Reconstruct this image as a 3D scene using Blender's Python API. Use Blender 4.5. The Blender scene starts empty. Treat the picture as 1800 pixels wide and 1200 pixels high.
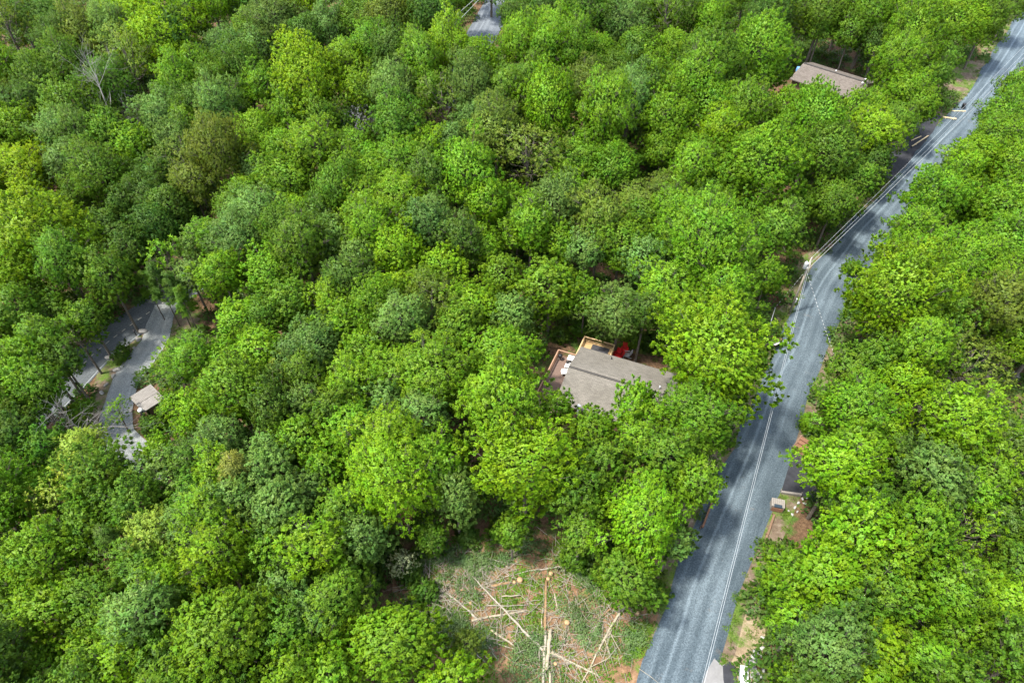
import bpy, bmesh, math, random
import numpy as np
from mathutils import Vector, Matrix
random.seed(7)
RS = np.random.RandomState(11)
S = bpy.context.scene
C = S.collection
R_ = math.radians

# ------------------------------------------------------------------ camera model
F, PITCH, HC = 1200.0, R_(46.0), 65.0
CAM = np.array([0.0, 0.0, HC])

def sstep(a, b, x):
    t = np.clip((x - a) / (b - a), 0, 1)
    return t * t * (3 - 2 * t)

def T(x, y):
    """height of the terrain"""
    x = np.asarray(x, float); y = np.asarray(y, float)
    z = 0.075 * np.maximum(0, y - 62) * sstep(55, 110, y)
    z = z - 5.0 * sstep(-12, -62, x) - 1.2 * sstep(24, 60, x) * sstep(110, 60, y)
    z = z + 0.35 * np.sin(x * 0.055 + 1.3) * np.sin(y * 0.047)
    return z

def ray(px, py):
    X = (px - 900) / F; Y = -(py - 600) / F
    d = np.array([X, Y * math.sin(PITCH) + math.cos(PITCH), Y * math.cos(PITCH) - math.sin(PITCH)])
    return d                                   # depth along the view axis grows by 1 per unit of d

def hit(px, py, h=0.0):
    """the point of the terrain raised by h that shows at a pixel of the photograph"""
    d = ray(px, py); lo, hi = 10.0, 420.0
    for _ in range(44):
        m = 0.5 * (lo + hi); p = CAM + d * m
        if p[2] > T(p[0], p[1]) + h: lo = m
        else: hi = m
    return CAM + d * lo

def at_z(px, py, z):
    d = ray(px, py); return CAM + d * ((z - HC) / d[2])

# ------------------------------------------------------------------ materials
def mat(name):
    m = bpy.data.materials.new(name); m.use_nodes = True
    nt = m.node_tree; nt.nodes.clear()
    out = nt.nodes.new('ShaderNodeOutputMaterial')
    return m, nt, out

def N(nt, t, **kw):
    n = nt.nodes.new('ShaderNode' + t)
    for k, v in kw.items():
        if k.startswith('i_'):
            n.inputs[k[2:].replace('_', ' ')].default_value = v
        else: setattr(n, k, v)
    return n

def ramp(nt, fac, stops):
    r = N(nt, 'ValToRGB'); e = r.color_ramp.elements
    while len(e) < len(stops): e.new(0.5)
    for el, (p, c) in zip(e, stops):
        el.position = p; el.color = (*c, 1) if len(c) == 3 else c
    nt.links.new(fac, r.inputs[0]); return r.outputs[0]

def mix(nt, fac, a, b, mode='MIX'):
    m = N(nt, 'MixRGB', blend_type=mode)
    for s, v in ((m.inputs[0], fac), (m.inputs[1], a), (m.inputs[2], b)):
        if isinstance(v, (int, float)): s.default_value = v
        elif isinstance(v, (tuple, list)): s.default_value = (*v, 1) if len(v) == 3 else v
        else: nt.links.new(v, s)
    return m.outputs[0]

def noise(nt, scale, detail=4, rough=0.55, coord=None, dist=0.0):
    n = N(nt, 'TexNoise'); n.inputs['Scale'].default_value = scale; n.inputs['Detail'].default_value = detail
    n.inputs['Roughness'].default_value = rough; n.inputs['Distortion'].default_value = dist
    if coord is not None: nt.links.new(coord, n.inputs['Vector'])
    return n.outputs['Fac']

def scaled(nt, vec, s, loc=(0, 0, 0)):
    m = N(nt, 'Mapping'); m.inputs['Scale'].default_value = s; m.inputs['Location'].default_value = loc
    nt.links.new(vec, m.inputs['Vector']); return m.outputs[0]

def finish(nt, out, col, rough=0.8, bump=None, bstr=0.4, bdist=0.05, metal=0.0, spec=0.3):
    b = N(nt, 'BsdfPrincipled')
    if isinstance(col, (tuple, list)): b.inputs['Base Color'].default_value = (*col, 1)
    else: nt.links.new(col, b.inputs['Base Color'])
    b.inputs['Roughness'].default_value = rough; b.inputs['Metallic'].default_value = metal
    b.inputs['Specular IOR Level'].default_value = spec
    if bump is not None:
        bm_ = N(nt, 'Bump'); bm_.inputs['Strength'].default_value = bstr; bm_.inputs['Distance'].default_value = bdist
        nt.links.new(bump, bm_.inputs['Height']); nt.links.new(bm_.outputs[0], b.inputs['Normal'])
    nt.links.new(b.outputs[0], out.inputs[0]); return b

def plain(name, col, rough=0.7, var=0.25, scale=3.0, metal=0.0):
    m, nt, out = mat(name)
    g = N(nt, 'TexCoord').outputs['Object']
    f = noise(nt, scale, 5, 0.6, g)
    c = ramp(nt, f, [(0.25, tuple(v * (1 - var) for v in col)), (0.75, tuple(min(1, v * (1 + var)) for v in col))])
    finish(nt, out, c, rough, metal=metal); return m

def wood(name, a, b, rough=0.75):
    m, nt, out = mat(name)
    g = N(nt, 'TexCoord').outputs['Object']
    f = noise(nt, 2.0, 6, 0.65, scaled(nt, g, (1.2, 9, 9)))
    finish(nt, out, ramp(nt, f, [(0.3, a), (0.7, b)]), rough, f, 0.3); return m

def leaf_material():
    m, nt, out = mat('leaf')
    oi = N(nt, 'ObjectInfo')
    at = N(nt, 'Attribute', attribute_name='v')
    v = at.outputs['Fac']
    hsv = N(nt, 'HueSaturation')
    nt.links.new(oi.outputs['Color'], hsv.inputs['Color'])
    mr = N(nt, 'MapRange'); nt.links.new(v, mr.inputs[0]); mr.inputs[3].default_value = 0.86; mr.inputs[4].default_value = 1.16
    nt.links.new(mr.outputs[0], hsv.inputs['Value'])
    mh = N(nt, 'MapRange'); nt.links.new(v, mh.inputs[0]); mh.inputs[3].default_value = 0.512; mh.inputs[4].default_value = 0.488
    nt.links.new(mh.outputs[0], hsv.inputs['Hue'])
    on = N(nt, 'TexCoord').outputs['Object']
    h2 = N(nt, 'HueSaturation'); nt.links.new(hsv.outputs[0], h2.inputs['Color'])
    f1, f2 = noise(nt, 0.55, 3, 0.5, on), noise(nt, 0.8, 2, 0.5, scaled(nt, on, (1, 1, 1), (17, 5, 3)))
    m1 = N(nt, 'MapRange'); nt.links.new(f1, m1.inputs[0]); m1.inputs[1].default_value = .3; m1.inputs[2].default_value = .7; m1.inputs[3].default_value = .84; m1.inputs[4].default_value = 1.18
    m2 = N(nt, 'MapRange'); nt.links.new(f2, m2.inputs[0]); m2.inputs[1].default_value = .3; m2.inputs[2].default_value = .7; m2.inputs[3].default_value = .516; m2.inputs[4].default_value = .484
    nt.links.new(m1.outputs[0], h2.inputs['Value']); nt.links.new(m2.outputs[0], h2.inputs['Hue']); hsv = h2
    d = N(nt, 'BsdfPrincipled'); nt.links.new(hsv.outputs[0], d.inputs['Base Color'])
    # the blades of a spray lie along the surface of the crown: lean each normal towards it
    ab = N(nt, 'Attribute', attribute_name='bend'); vt = N(nt, 'VectorTransform', vector_type='NORMAL', convert_from='OBJECT', convert_to='WORLD'); nt.links.new(ab.outputs['Vector'], vt.inputs[0])
    ge = N(nt, 'NewGeometry'); sa = N(nt, 'VectorMath', operation='SCALE'); nt.links.new(ge.outputs['Normal'], sa.inputs[0]); sa.inputs['Scale'].default_value = 0.40
    sb = N(nt, 'VectorMath', operation='ADD'); nt.links.new(vt.outputs[0], sb.inputs[0]); nt.links.new(sa.outputs[0], sb.inputs[1])
    nn_ = N(nt, 'VectorMath', operation='NORMALIZE'); nt.links.new(sb.outputs[0], nn_.inputs[0]); nt.links.new(nn_.outputs[0], d.inputs['Normal'])
    d.inputs['Roughness'].default_value = 0.55; d.inputs['Specular IOR Level'].default_value = 0.25
    t = N(nt, 'BsdfTranslucent')
    tc = mix(nt, 1.0, hsv.outputs[0], (1.25, 1.15, 0.55), 'MULTIPLY'); nt.links.new(tc, t.inputs['Color'])
    mx = N(nt, 'MixShader'); mx.inputs[0].default_value = 0.36
    nt.links.new(d.outputs[0], mx.inputs[1]); nt.links.new(t.outputs[0], mx.inputs[2])
    nt.links.new(mx.outputs[0], out.inputs[0]); return m

def ground_material():
    m, nt, out = mat('forest_floor')
    g = N(nt, 'TexCoord').outputs['Object']
    litter = ramp(nt, noise(nt, 2.6, 8, 0.75, g), [(0.28, (0.035, 0.021, 0.013)), (0.45, (0.10, 0.062, 0.038)), (0.6, (0.17, 0.11, 0.065)), (0.75, (0.25, 0.18, 0.11))])
    fine = ramp(nt, noise(nt, 14, 6, 0.8, g), [(0.3, (0.45, 0.42, 0.4)), (0.7, (1.35, 1.3, 1.2))])
    litter = mix(nt, 0.8, litter, fine, 'MULTIPLY')
    grn = ramp(nt, noise(nt, 7.0, 7, 0.75, g), [(0.3, (0.02, 0.045, 0.01)), (0.7, (0.10, 0.17, 0.03))])
    gm = ramp(nt, noise(nt, 0.33, 7, 0.68, g), [(0.50, (0, 0, 0)), (0.60, (1, 1, 1))])
    c = mix(nt, gm, litter, grn)
    finish(nt, out, c, 0.95, noise(nt, 9, 6, 0.7, g), 0.8, 0.12, spec=0.1); return m

def gravel_material(name, dark, light, tracks=True, kind=0):
    m, nt, out = mat(name)
    uv = N(nt, 'UVMap').outputs[0]; g = N(nt, 'TexCoord').outputs['Object']
    s1 = noise(nt, 1.0, 5, 0.6, scaled(nt, uv, (1.0, 0.07, 1), (3 * kind, 2, 0)), 0.6)
    s2 = noise(nt, 1.0, 4, 0.6, scaled(nt, uv, (2.6, 0.09, 1), (1, 5, 0)), 0.2)
    s3 = noise(nt, 0.16, 5, 0.62, g)
    a = mix(nt, 0.42, s1, s2); a = mix(nt, 0.42, a, s3)
    if tracks:
        wob = N(nt, 'Math', operation='MULTIPLY_ADD'); nt.links.new(noise(nt, 1.0, 3, 0.5, scaled(nt, uv, (0.12, 0.035, 1))), wob.inputs[0]); wob.inputs[1].default_value = 1.5; wob.inputs[2].default_value = -0.75
        sx = N(nt, 'SeparateXYZ'); nt.links.new(uv, sx.inputs[0]); ad = N(nt, 'Math', operation='ADD'); nt.links.new(sx.outputs[0], ad.inputs[0]); nt.links.new(wob.outputs[0], ad.inputs[1])
        mp = N(nt, 'MapRange'); nt.links.new(ad.outputs[0], mp.inputs[0]); mp.inputs[1].default_value = -2.8; mp.inputs[2].default_value = 2.8
        tr = ramp(nt, mp.outputs[0], [(p, (v, v, v)) for p, v in ((0, .40), (.09, .62), (.14, .42), (.26, .44), (.305, .80), (.35, .46), (.50, .62), (.60, .42), (.73, .60), (.83, .44), (1, .36))])
        a = mix(nt, 0.42, a, tr)
    base = ramp(nt, a, [(0.36, dark), (0.49, tuple(0.55 * p + 0.45 * q for p, q in zip(dark, light))), (0.62, light)])
    sp = ramp(nt, noise(nt, 7.5, 3, 0.85, g), [(0.36, (0.5, 0.5, 0.51)), (0.5, (1, 1, 1)), (0.66, (1.7, 1.65, 1.6))])
    c = mix(nt, 0.75, base, sp, 'MULTIPLY')
    br = ramp(nt, noise(nt, 0.6, 6, 0.7, g), [(0.62, (0, 0, 0)), (0.78, (0.45, 0.45, 0.45))])
    c = mix(nt, br, c, (0.20, 0.155, 0.11))
    finish(nt, out, c, 0.92, noise(nt, 18, 4, 0.8, g), 0.5, 0.04, spec=0.15); return m

def shingle_material(name, a, b):
    m, nt, out = mat(name)
    g = N(nt, 'TexCoord').outputs['Object']
    br = N(nt, 'TexBrick'); nt.links.new(g, br.inputs['Vector'])
    br.inputs['Scale'].default_value = 1.0; br.inputs['Brick Width'].default_value = 0.42; br.inputs['Row Height'].default_value = 0.16
    br.inputs['Mortar Size'].default_value = 0.010; br.inputs['Mortar Smooth'].default_value = 0.4; br.inputs['Bias'].default_value = 0.0
    br.inputs['Color1'].default_value = (*a, 1); br.inputs['Color2'].default_value = (*b, 1)
    br.inputs['Mortar'].default_value = (a[0] * .6, a[1] * .6, a[2] * .6, 1)
    n2 = ramp(nt, noise(nt, 6, 6, 0.8, g), [(0.3, (0.72, 0.71, 0.7)), (0.7, (1.2, 1.2, 1.18))])
    c = mix(nt, 0.8, br.outputs['Color'], n2, 'MULTIPLY')
    n3 = ramp(nt, noise(nt, 0.5, 5, 0.6, g), [(0.3, (0.85, 0.85, 0.83)), (0.7, (1.08, 1.08, 1.08))])
    c = mix(nt, 0.9, c, n3, 'MULTIPLY')
    finish(nt, out, c, 0.95, br.outputs['Fac'], -0.3, 0.02, spec=0.1); return m

M = {}
M['leaf'] = leaf_material()
M['ground'] = ground_material()
M['gravel'] = gravel_material('blue_grey_gravel', (0.028, 0.042, 0.052), (0.132, 0.168, 0.190))
M['drive_gravel'] = gravel_material('pale_drive_gravel', (0.16, 0.172, 0.166), (0.25, 0.262, 0.25), kind=1)
M['far_gravel'] = gravel_material('far_road_gravel', (0.075, 0.088, 0.10), (0.17, 0.188, 0.205), kind=2)
M['asphalt'] = gravel_material('worn_asphalt', (0.062, 0.072, 0.078), (0.10, 0.11, 0.113), False, kind=3)
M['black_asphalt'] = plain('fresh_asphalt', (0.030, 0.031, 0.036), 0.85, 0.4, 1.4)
M['apron'] = plain('pale_concrete', (0.19, 0.186, 0.182), 0.9, 0.15, 2.0)
M['line'] = plain('road_paint', (0.36, 0.33, 0.26), 0.8)
M['edge_line'] = plain('edge_paint', (0.22, 0.235, 0.24), 0.8)
M['bark'] = plain('bark', (0.125, 0.105, 0.082), 0.95, 0.45, 5.0)
M['pale_bark'] = plain('pale_bark', (0.24, 0.225, 0.205), 0.95, 0.3, 5.0)
M['log'] = plain('log_bark', (0.31, 0.265, 0.185), 0.9, 0.35, 4.0)
M['grey_log'] = plain('grey_log_bark', (0.28, 0.25, 0.195), 0.9, 0.35, 4.0)
M['brown_log'] = plain('brown_log_bark', (0.24, 0.15, 0.075), 0.9, 0.35, 4.0)
M['cut'] = plain('cut_wood', (0.36, 0.24, 0.12), 0.85, 0.2, 9.0)
M['shingle'] = shingle_material('tan_shingle', (0.142, 0.130, 0.112), (0.183, 0.168, 0.144))
M['brown_shingle'] = shingle_material('brown_shingle', (0.125, 0.106, 0.093), (0.17, 0.148, 0.13))
M['hut_shingle'] = shingle_material('hut_shingle', (0.19, 0.175, 0.158), (0.25, 0.232, 0.212))
M['siding'] = wood('brown_siding', (0.12, 0.075, 0.045), (0.2, 0.13, 0.08))
M['deck'] = wood('deck_boards', (0.13, 0.085, 0.064), (0.21, 0.145, 0.115))
M['rail'] = wood('red_cedar_rail', (0.27, 0.155, 0.095), (0.40, 0.25, 0.165))
M['newdeck'] = wood('new_deck_boards', (0.36, 0.235, 0.10), (0.48, 0.33, 0.16))
M['newrail'] = wood('new_rail', (0.45, 0.30, 0.14), (0.62, 0.45, 0.25))
M['white'] = plain('white_paint', (0.66, 0.66, 0.645), 0.5, 0.05)
M['metal'] = plain('galvanised_metal', (0.55, 0.57, 0.58), 0.45, 0.12, 4, 0.4)
M['dark'] = plain('dark_metal', (0.02, 0.02, 0.022), 0.5, 0.3)
M['trim'] = plain('dark_trim', (0.06, 0.055, 0.05), 0.7)
M['red'] = plain('red_plastic', (0.55, 0.02, 0.02), 0.45, 0.15)
M['greyplastic'] = plain('grey_plastic', (0.42, 0.43, 0.42), 0.5, 0.15)
M['mat'] = plain('charcoal_mat', (0.045, 0.045, 0.05), 0.9, 0.2)
M['blue'] = plain('blue_plastic', (0.12, 0.28, 0.55), 0.5, 0.15)
M['rock'] = plain('grey_rock', (0.30, 0.28, 0.25), 0.95, 0.4, 3)
M['white_rock'] = plain('white_rock', (0.36, 0.35, 0.33), 0.9, 0.25, 3)
M['timber'] = wood('weathered_timber', (0.13, 0.075, 0.045), (0.24, 0.15, 0.095))
M['rust_timber'] = wood('rust_timber', (0.14, 0.065, 0.038), (0.26, 0.135, 0.08))
M['grey_timber'] = wood('grey_timber', (0.17, 0.15, 0.13), (0.28, 0.255, 0.22))
M['lumber'] = wood('new_lumber', (0.52, 0.38, 0.2), (0.70, 0.56, 0.34))
M['pole'] = wood('pole_wood', (0.28, 0.235, 0.18), (0.42, 0.37, 0.30))
M['wire'] = plain('bright_wire', (0.46, 0.48, 0.48), 0.5, 0.1, 3, 0.2)
M['glass'] = plain('dark_glass', (0.03, 0.045, 0.06), 0.15, 0.1)
m_, nt_, out_ = mat('twisted_cable_glints')
g_ = N(nt_, 'UVMap').outputs[0]
w_ = N(nt_, 'TexWave', wave_type='BANDS', bands_direction='X'); w_.inputs['Scale'].default_value = 1.0
nt_.links.new(g_, w_.inputs['Vector'])
finish(nt_, out_, ramp(nt_, w_.outputs['Fac'], [(0.45, (0.05, 0.05, 0.05)), (0.55, (0.65, 0.65, 0.63))]), 0.5); M['cable'] = m_  # pale bands paint the glints of the twisted strands into the colour

# ------------------------------------------------------------------ object helpers
def tag(o, label=None, cat=None, group=None, kind=None):
    if label: o['label'] = label
    if cat: o['category'] = cat
    if group: o['group'] = group
    if kind: o['kind'] = kind
    return o

def thing(name, label, cat, loc=(0, 0, 0), rz=0, group=None):
    o = bpy.data.objects.new(name, None); C.objects.link(o)
    o.location = loc; o.rotation_euler = (0, 0, rz); o.empty_display_size = 0.3
    return tag(o, label, cat, group)

def link_mesh(name, me, m, parent=None):
    o = bpy.data.objects.new(name, me); C.objects.link(o)
    if m is not None and not me.materials: me.materials.append(m)
    if parent: o.parent = parent
    return o

def copy_tree(o, parent=None):
    c = o.copy(); C.objects.link(c)
    if parent: c.parent = parent
    for ch in o.children: copy_tree(ch, c)
    return c

class MB:
    def __init__(s): s.v, s.f, s.sm = [], [], []
    def add(s, vs, fs, smooth=False):
        b = len(s.v); s.v += [tuple(float(q) for q in p) for p in vs]
        s.f += [tuple(i + b for i in f) for f in fs]; s.sm += [smooth] * len(fs)
        return s
    def box(s, c, d, rz=0.0, rx=0.0, ry=0.0, bev=0.0):
        x, y, z = d[0] / 2, d[1] / 2, d[2] / 2
        bm = bmesh.new(); bmesh.ops.create_cube(bm, size=1.0)
        bmesh.ops.scale(bm, vec=d, verts=bm.verts)
        if bev: bmesh.ops.bevel(bm, geom=list(bm.edges), offset=bev, segments=1, affect='EDGES')
        M4 = Matrix.Translation(c) @ Matrix.Rotation(rz, 4, 'Z') @ Matrix.Rotation(ry, 4, 'Y') @ Matrix.Rotation(rx, 4, 'X')
        bm.verts.ensure_lookup_table(); bm.verts.index_update()
        s.add([M4 @ v.co for v in bm.verts], [[v.index for v in f.verts] for f in bm.faces]); bm.free(); return s
    def tube(s, pts, rad, n=6, caps=True):
        pts = [Vector(p) for p in pts]
        if isinstance(rad, (int, float)): rad = [rad] * len(pts)
        vs, fs = [], []
        for i, p in enumerate(pts):
            d = (pts[min(i + 1, len(pts) - 1)] - pts[max(i - 1, 0)]).normalized()
            a = d.cross(Vector((0, 0, 1)) if abs(d.z) < 0.95 else Vector((1, 0, 0))).normalized(); b = d.cross(a)
            for k in range(n):
                t = 2 * math.pi * k / n; vs.append(p + (a * math.cos(t) + b * math.sin(t)) * rad[i])
        for i in range(len(pts) - 1):
            for k in range(n):
                k2 = (k + 1) % n; fs.append((i * n + k, i * n + k2, (i + 1) * n + k2, (i + 1) * n + k))
        if caps: fs += [tuple(range(n))[::-1], tuple(range((len(pts) - 1) * n, len(pts) * n))]
        return s.add(vs, fs, True)
    def lathe(s, prof, n=12, c=(0, 0, 0)):
        vs, fs = [], []
        for r, z in prof:
            for k in range(n):
                t = 2 * math.pi * k / n; vs.append((c[0] + r * math.cos(t), c[1] + r * math.sin(t), c[2] + z))
        for i in range(len(prof) - 1):
            for k in range(n):
                k2 = (k + 1) % n; fs.append((i * n + k, i * n + k2, (i + 1) * n + k2, (i + 1) * n + k))
        fs.append(tuple(range(n))[::-1]); fs.append(tuple(range((len(prof) - 1) * n, len(prof) * n)))
        return s.add(vs, fs, True)
    def mesh(s, name):
        me = bpy.data.meshes.new(name); me.from_pydata(s.v, [], s.f); me.polygons.foreach_set('use_smooth', s.sm); me.update(); return me
    def build(s, name, m, parent=None): return link_mesh(name, s.mesh(name), m, parent)

def smooth_line(pts, step=2.0):
    """Catmull-Rom through 2-D points, resampled"""
    P = [np.array(p[:2], float) for p in pts]; P = [2 * P[0] - P[1]] + P + [2 * P[-1] - P[-2]]
    out = []
    for i in range(1, len(P) - 2):
        n = max(2, int(np.linalg.norm(P[i + 1] - P[i]) / step))
        for k in range(n):
            t = k / n
            out.append(0.5 * ((2 * P[i]) + (-P[i - 1] + P[i + 1]) * t + (2 * P[i - 1] - 5 * P[i] + 4 * P[i + 1] - P[i + 2]) * t * t + (-P[i - 1] + 3 * P[i] - 3 * P[i + 1] + P[i + 2]) * t ** 3))
    out.append(P[-2]); return np.array(out)

def strip(name, line, w, m, lift, nw=6, ragged=0.0, crown=0.06):
    """a road sheet that follows the terrain along a centre line"""
    d = np.gradient(line, axis=0); d /= np.linalg.norm(d, axis=1)[:, None]; nrm = np.stack([d[:, 1], -d[:, 0]], 1)
    L = np.concatenate([[0], np.cumsum(np.linalg.norm(np.diff(line, axis=0), axis=1))])
    rs = np.random.RandomState(len(line)); vs, fs, uv = [], [], []
    wl = np.interp(L, L[::2], rs.uniform(-ragged, ragged, len(L[::2]))); wr = np.interp(L, L[::2], rs.uniform(-ragged, ragged, len(L[::2])))
    for i in range(len(line)):
        for k in range(nw + 1):
            u = k / nw * 2 - 1; hw = w / 2 + (wl[i] if u < 0 else wr[i]) * abs(u)
            p = line[i] + nrm[i] * u * hw
            vs.append((p[0], p[1], float(T(p[0], p[1])) + lift + crown * (1 - u * u))); uv.append((u * hw, L[i]))
    for i in range(len(line) - 1):
        for k in range(nw):
            a = i * (nw + 1) + k; fs.append((a, a + 1, a + nw + 2, a + nw + 1))
    me = bpy.data.meshes.new(name); me.from_pydata(vs, [], fs)
    ul = me.uv_layers.new(name='UVMap'); idx = np.empty(len(me.loops), int); me.loops.foreach_get('vertex_index', idx)
    ul.data.foreach_set('uv', np.array(uv)[idx].ravel()); me.polygons.foreach_set('use_smooth', [True] * len(fs))
    # faces up
    if me.polygons and me.polygons[0].normal.z < 0: me.flip_normals()
    o = link_mesh(name, me, m); tag(o, kind='structure'); return o

def patch(name, poly, m, lift, kind='structure'):
    """a flat-ish sheet on the terrain with an outline"""
    bm = bmesh.new(); vs = [bm.verts.new((p[0], p[1], 0)) for p in poly]; bm.faces.new(vs)
    bmesh.ops.triangulate(bm, faces=bm.faces[:]); bmesh.ops.subdivide_edges(bm, edges=bm.edges[:], cuts=4, use_grid_fill=True)
    for v in bm.verts: v.co.z = float(T(v.co.x, v.co.y)) + lift
    bmesh.ops.recalc_face_normals(bm, faces=bm.faces[:])
    me = bpy.data.meshes.new(name); bm.to_mesh(me); bm.free()
    o = link_mesh(name, me, m)
    if me.polygons[0].normal.z < 0: me.flip_normals()
    if kind: tag(o, kind=kind)
    return o

# ------------------------------------------------------------------ ground
def build_ground():
    xs = np.concatenate([np.linspace(-1500, -170, 10), np.arange(-160, 161, 2.5), np.linspace(170, 1500, 10)])
    ys = np.concatenate([np.linspace(-600, -20, 8), np.arange(-10, 251, 2.5), np.linspace(265, 2500, 14)])
    X, Y = np.meshgrid(xs, ys); Z = T(X, np.minimum(Y, 400))
    v = np.stack([X, Y, Z], -1).reshape(-1, 3); nx = len(xs); f = []
    for j in range(len(ys) - 1):
        for i in range(nx - 1): a = j * nx + i; f.append((a, a + 1, a + nx + 1, a + nx))
    me = bpy.data.meshes.new('ground'); me.from_pydata(v.tolist(), [], f); me.polygons.foreach_set('use_smooth', [True] * len(f))
    tag(link_mesh('ground', me, M['ground']), kind='structure')
build_ground()

road_px = [(1105, 1420), (1150, 1300), (1187, 1190), (1221, 1087), (1246, 1013), (1279, 933), (1305, 867), (1332, 807), (1372, 700), (1407, 627), (1430, 560), (1460, 497), (1493, 453), (1526, 410), (1601, 330), (1664, 250), (1708, 200), (1757, 130), (1800, 60), (1838, 0), (1875, -60), (1905, -110)]
ROAD = smooth_line([hit(*p)[:2] for p in road_px])
strip('road', ROAD, 6.1, M['gravel'], 0.05, 10, 0.42)
PAVED = smooth_line([hit(*p)[:2] for p in [(-120, 830), (-40, 800), (30, 752), (100, 690), (166, 622), (222, 578), (262, 550), (305, 520), (350, 487), (400, 455)]])
strip('paved_road', PAVED, 6.2, M['asphalt'], 0.05)
def offset(line, o):
    d = np.gradient(line, axis=0); d /= np.linalg.norm(d, axis=1)[:, None]
    return line + np.stack([d[:, 1], -d[:, 0]], 1) * o
edge = strip('road_edge_marking', offset(PAVED, 2.8), 0.16, M['edge_line'], 0.075, 1)
b = MB()
L_ = np.concatenate([[0], np.cumsum(np.linalg.norm(np.diff(PAVED, axis=0), axis=1))])
cd = offset(PAVED, 0.0)
for s0 in np.arange(1, L_[-1] - 2, 1.35):
    q = [np.array([np.interp(s0 + ds, L_, cd[:, 0]), np.interp(s0 + ds, L_, cd[:, 1])]) for ds in (0, 0.62)]
    t = (q[1] - q[0]); t /= np.linalg.norm(t); n = np.array([-t[1], t[0]]) * 0.085
    vs = [(*(q[0] - n), 0), (*(q[1] - n), 0), (*(q[1] + n), 0), (*(q[0] + n), 0)]
    b.add([(x, y, float(T(x, y)) + 0.12) for x, y, _ in vs], [(0, 1, 2, 3)])
tag(b.build('road_centre_markings', M['line']), kind='structure')
DRIVE = smooth_line([hit(*p)[:2] for p in [(292, 535), (280, 566), (272, 596), (253, 626), (233, 653), (221, 676), (213, 700), (206, 724), (203, 748), (212, 770), (232, 790), (255, 815), (280, 850)]], 1.2)
strip('gravel_path', DRIVE, 4.0, M['drive_gravel'], 0.09, 6, 0.35)
FAR = smooth_line([hit(*p)[:2] for p in [(780, 190), (822, 105), (856, 45), (878, 0), (900, -50)]])
strip('far_road', FAR, 6.4, M['far_gravel'], 0.05, 6, 0.2)
APRON1 = [hit(*p)[:2] for p in [(1372, 868), (1392, 800), (1399, 786), (1440, 800), (1470, 850), (1440, 885), (1400, 868)]]
patch('driveway', APRON1, M['black_asphalt'], 0.055)
APRON2 = [hit(*p)[:2] for p in [(1228, 1225), (1241, 1180), (1255, 1157), (1268, 1170), (1281, 1164), (1289, 1172), (1297, 1240)]]
patch('driveway_apron', APRON2, M['apron'], 0.12)
patch('apron_edge', [hit(*p)[:2] for p in [(1270, 1171), (1281, 1162), (1291, 1170), (1303, 1240), (1282, 1240), (1271, 1195)]], M['black_asphalt'], 0.14)
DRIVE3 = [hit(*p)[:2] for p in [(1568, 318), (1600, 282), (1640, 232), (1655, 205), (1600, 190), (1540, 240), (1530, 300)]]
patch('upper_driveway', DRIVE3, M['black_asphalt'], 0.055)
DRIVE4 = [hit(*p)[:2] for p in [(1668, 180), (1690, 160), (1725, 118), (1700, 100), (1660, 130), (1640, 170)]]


def dist_line(p, line): return float(np.min(np.linalg.norm(line - np.asarray(p)[:2], axis=1)))
def in_poly(p, poly):
    x, y = p[0], p[1]; r = False; j = len(poly) - 1
    for i in range(len(poly)):
        if (poly[i][1] > y) != (poly[j][1] > y) and x < (poly[j][0] - poly[i][0]) * (y - poly[i][1]) / (poly[j][1] - poly[i][1]) + poly[i][0]: r = not r
        j = i
    return r

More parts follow.
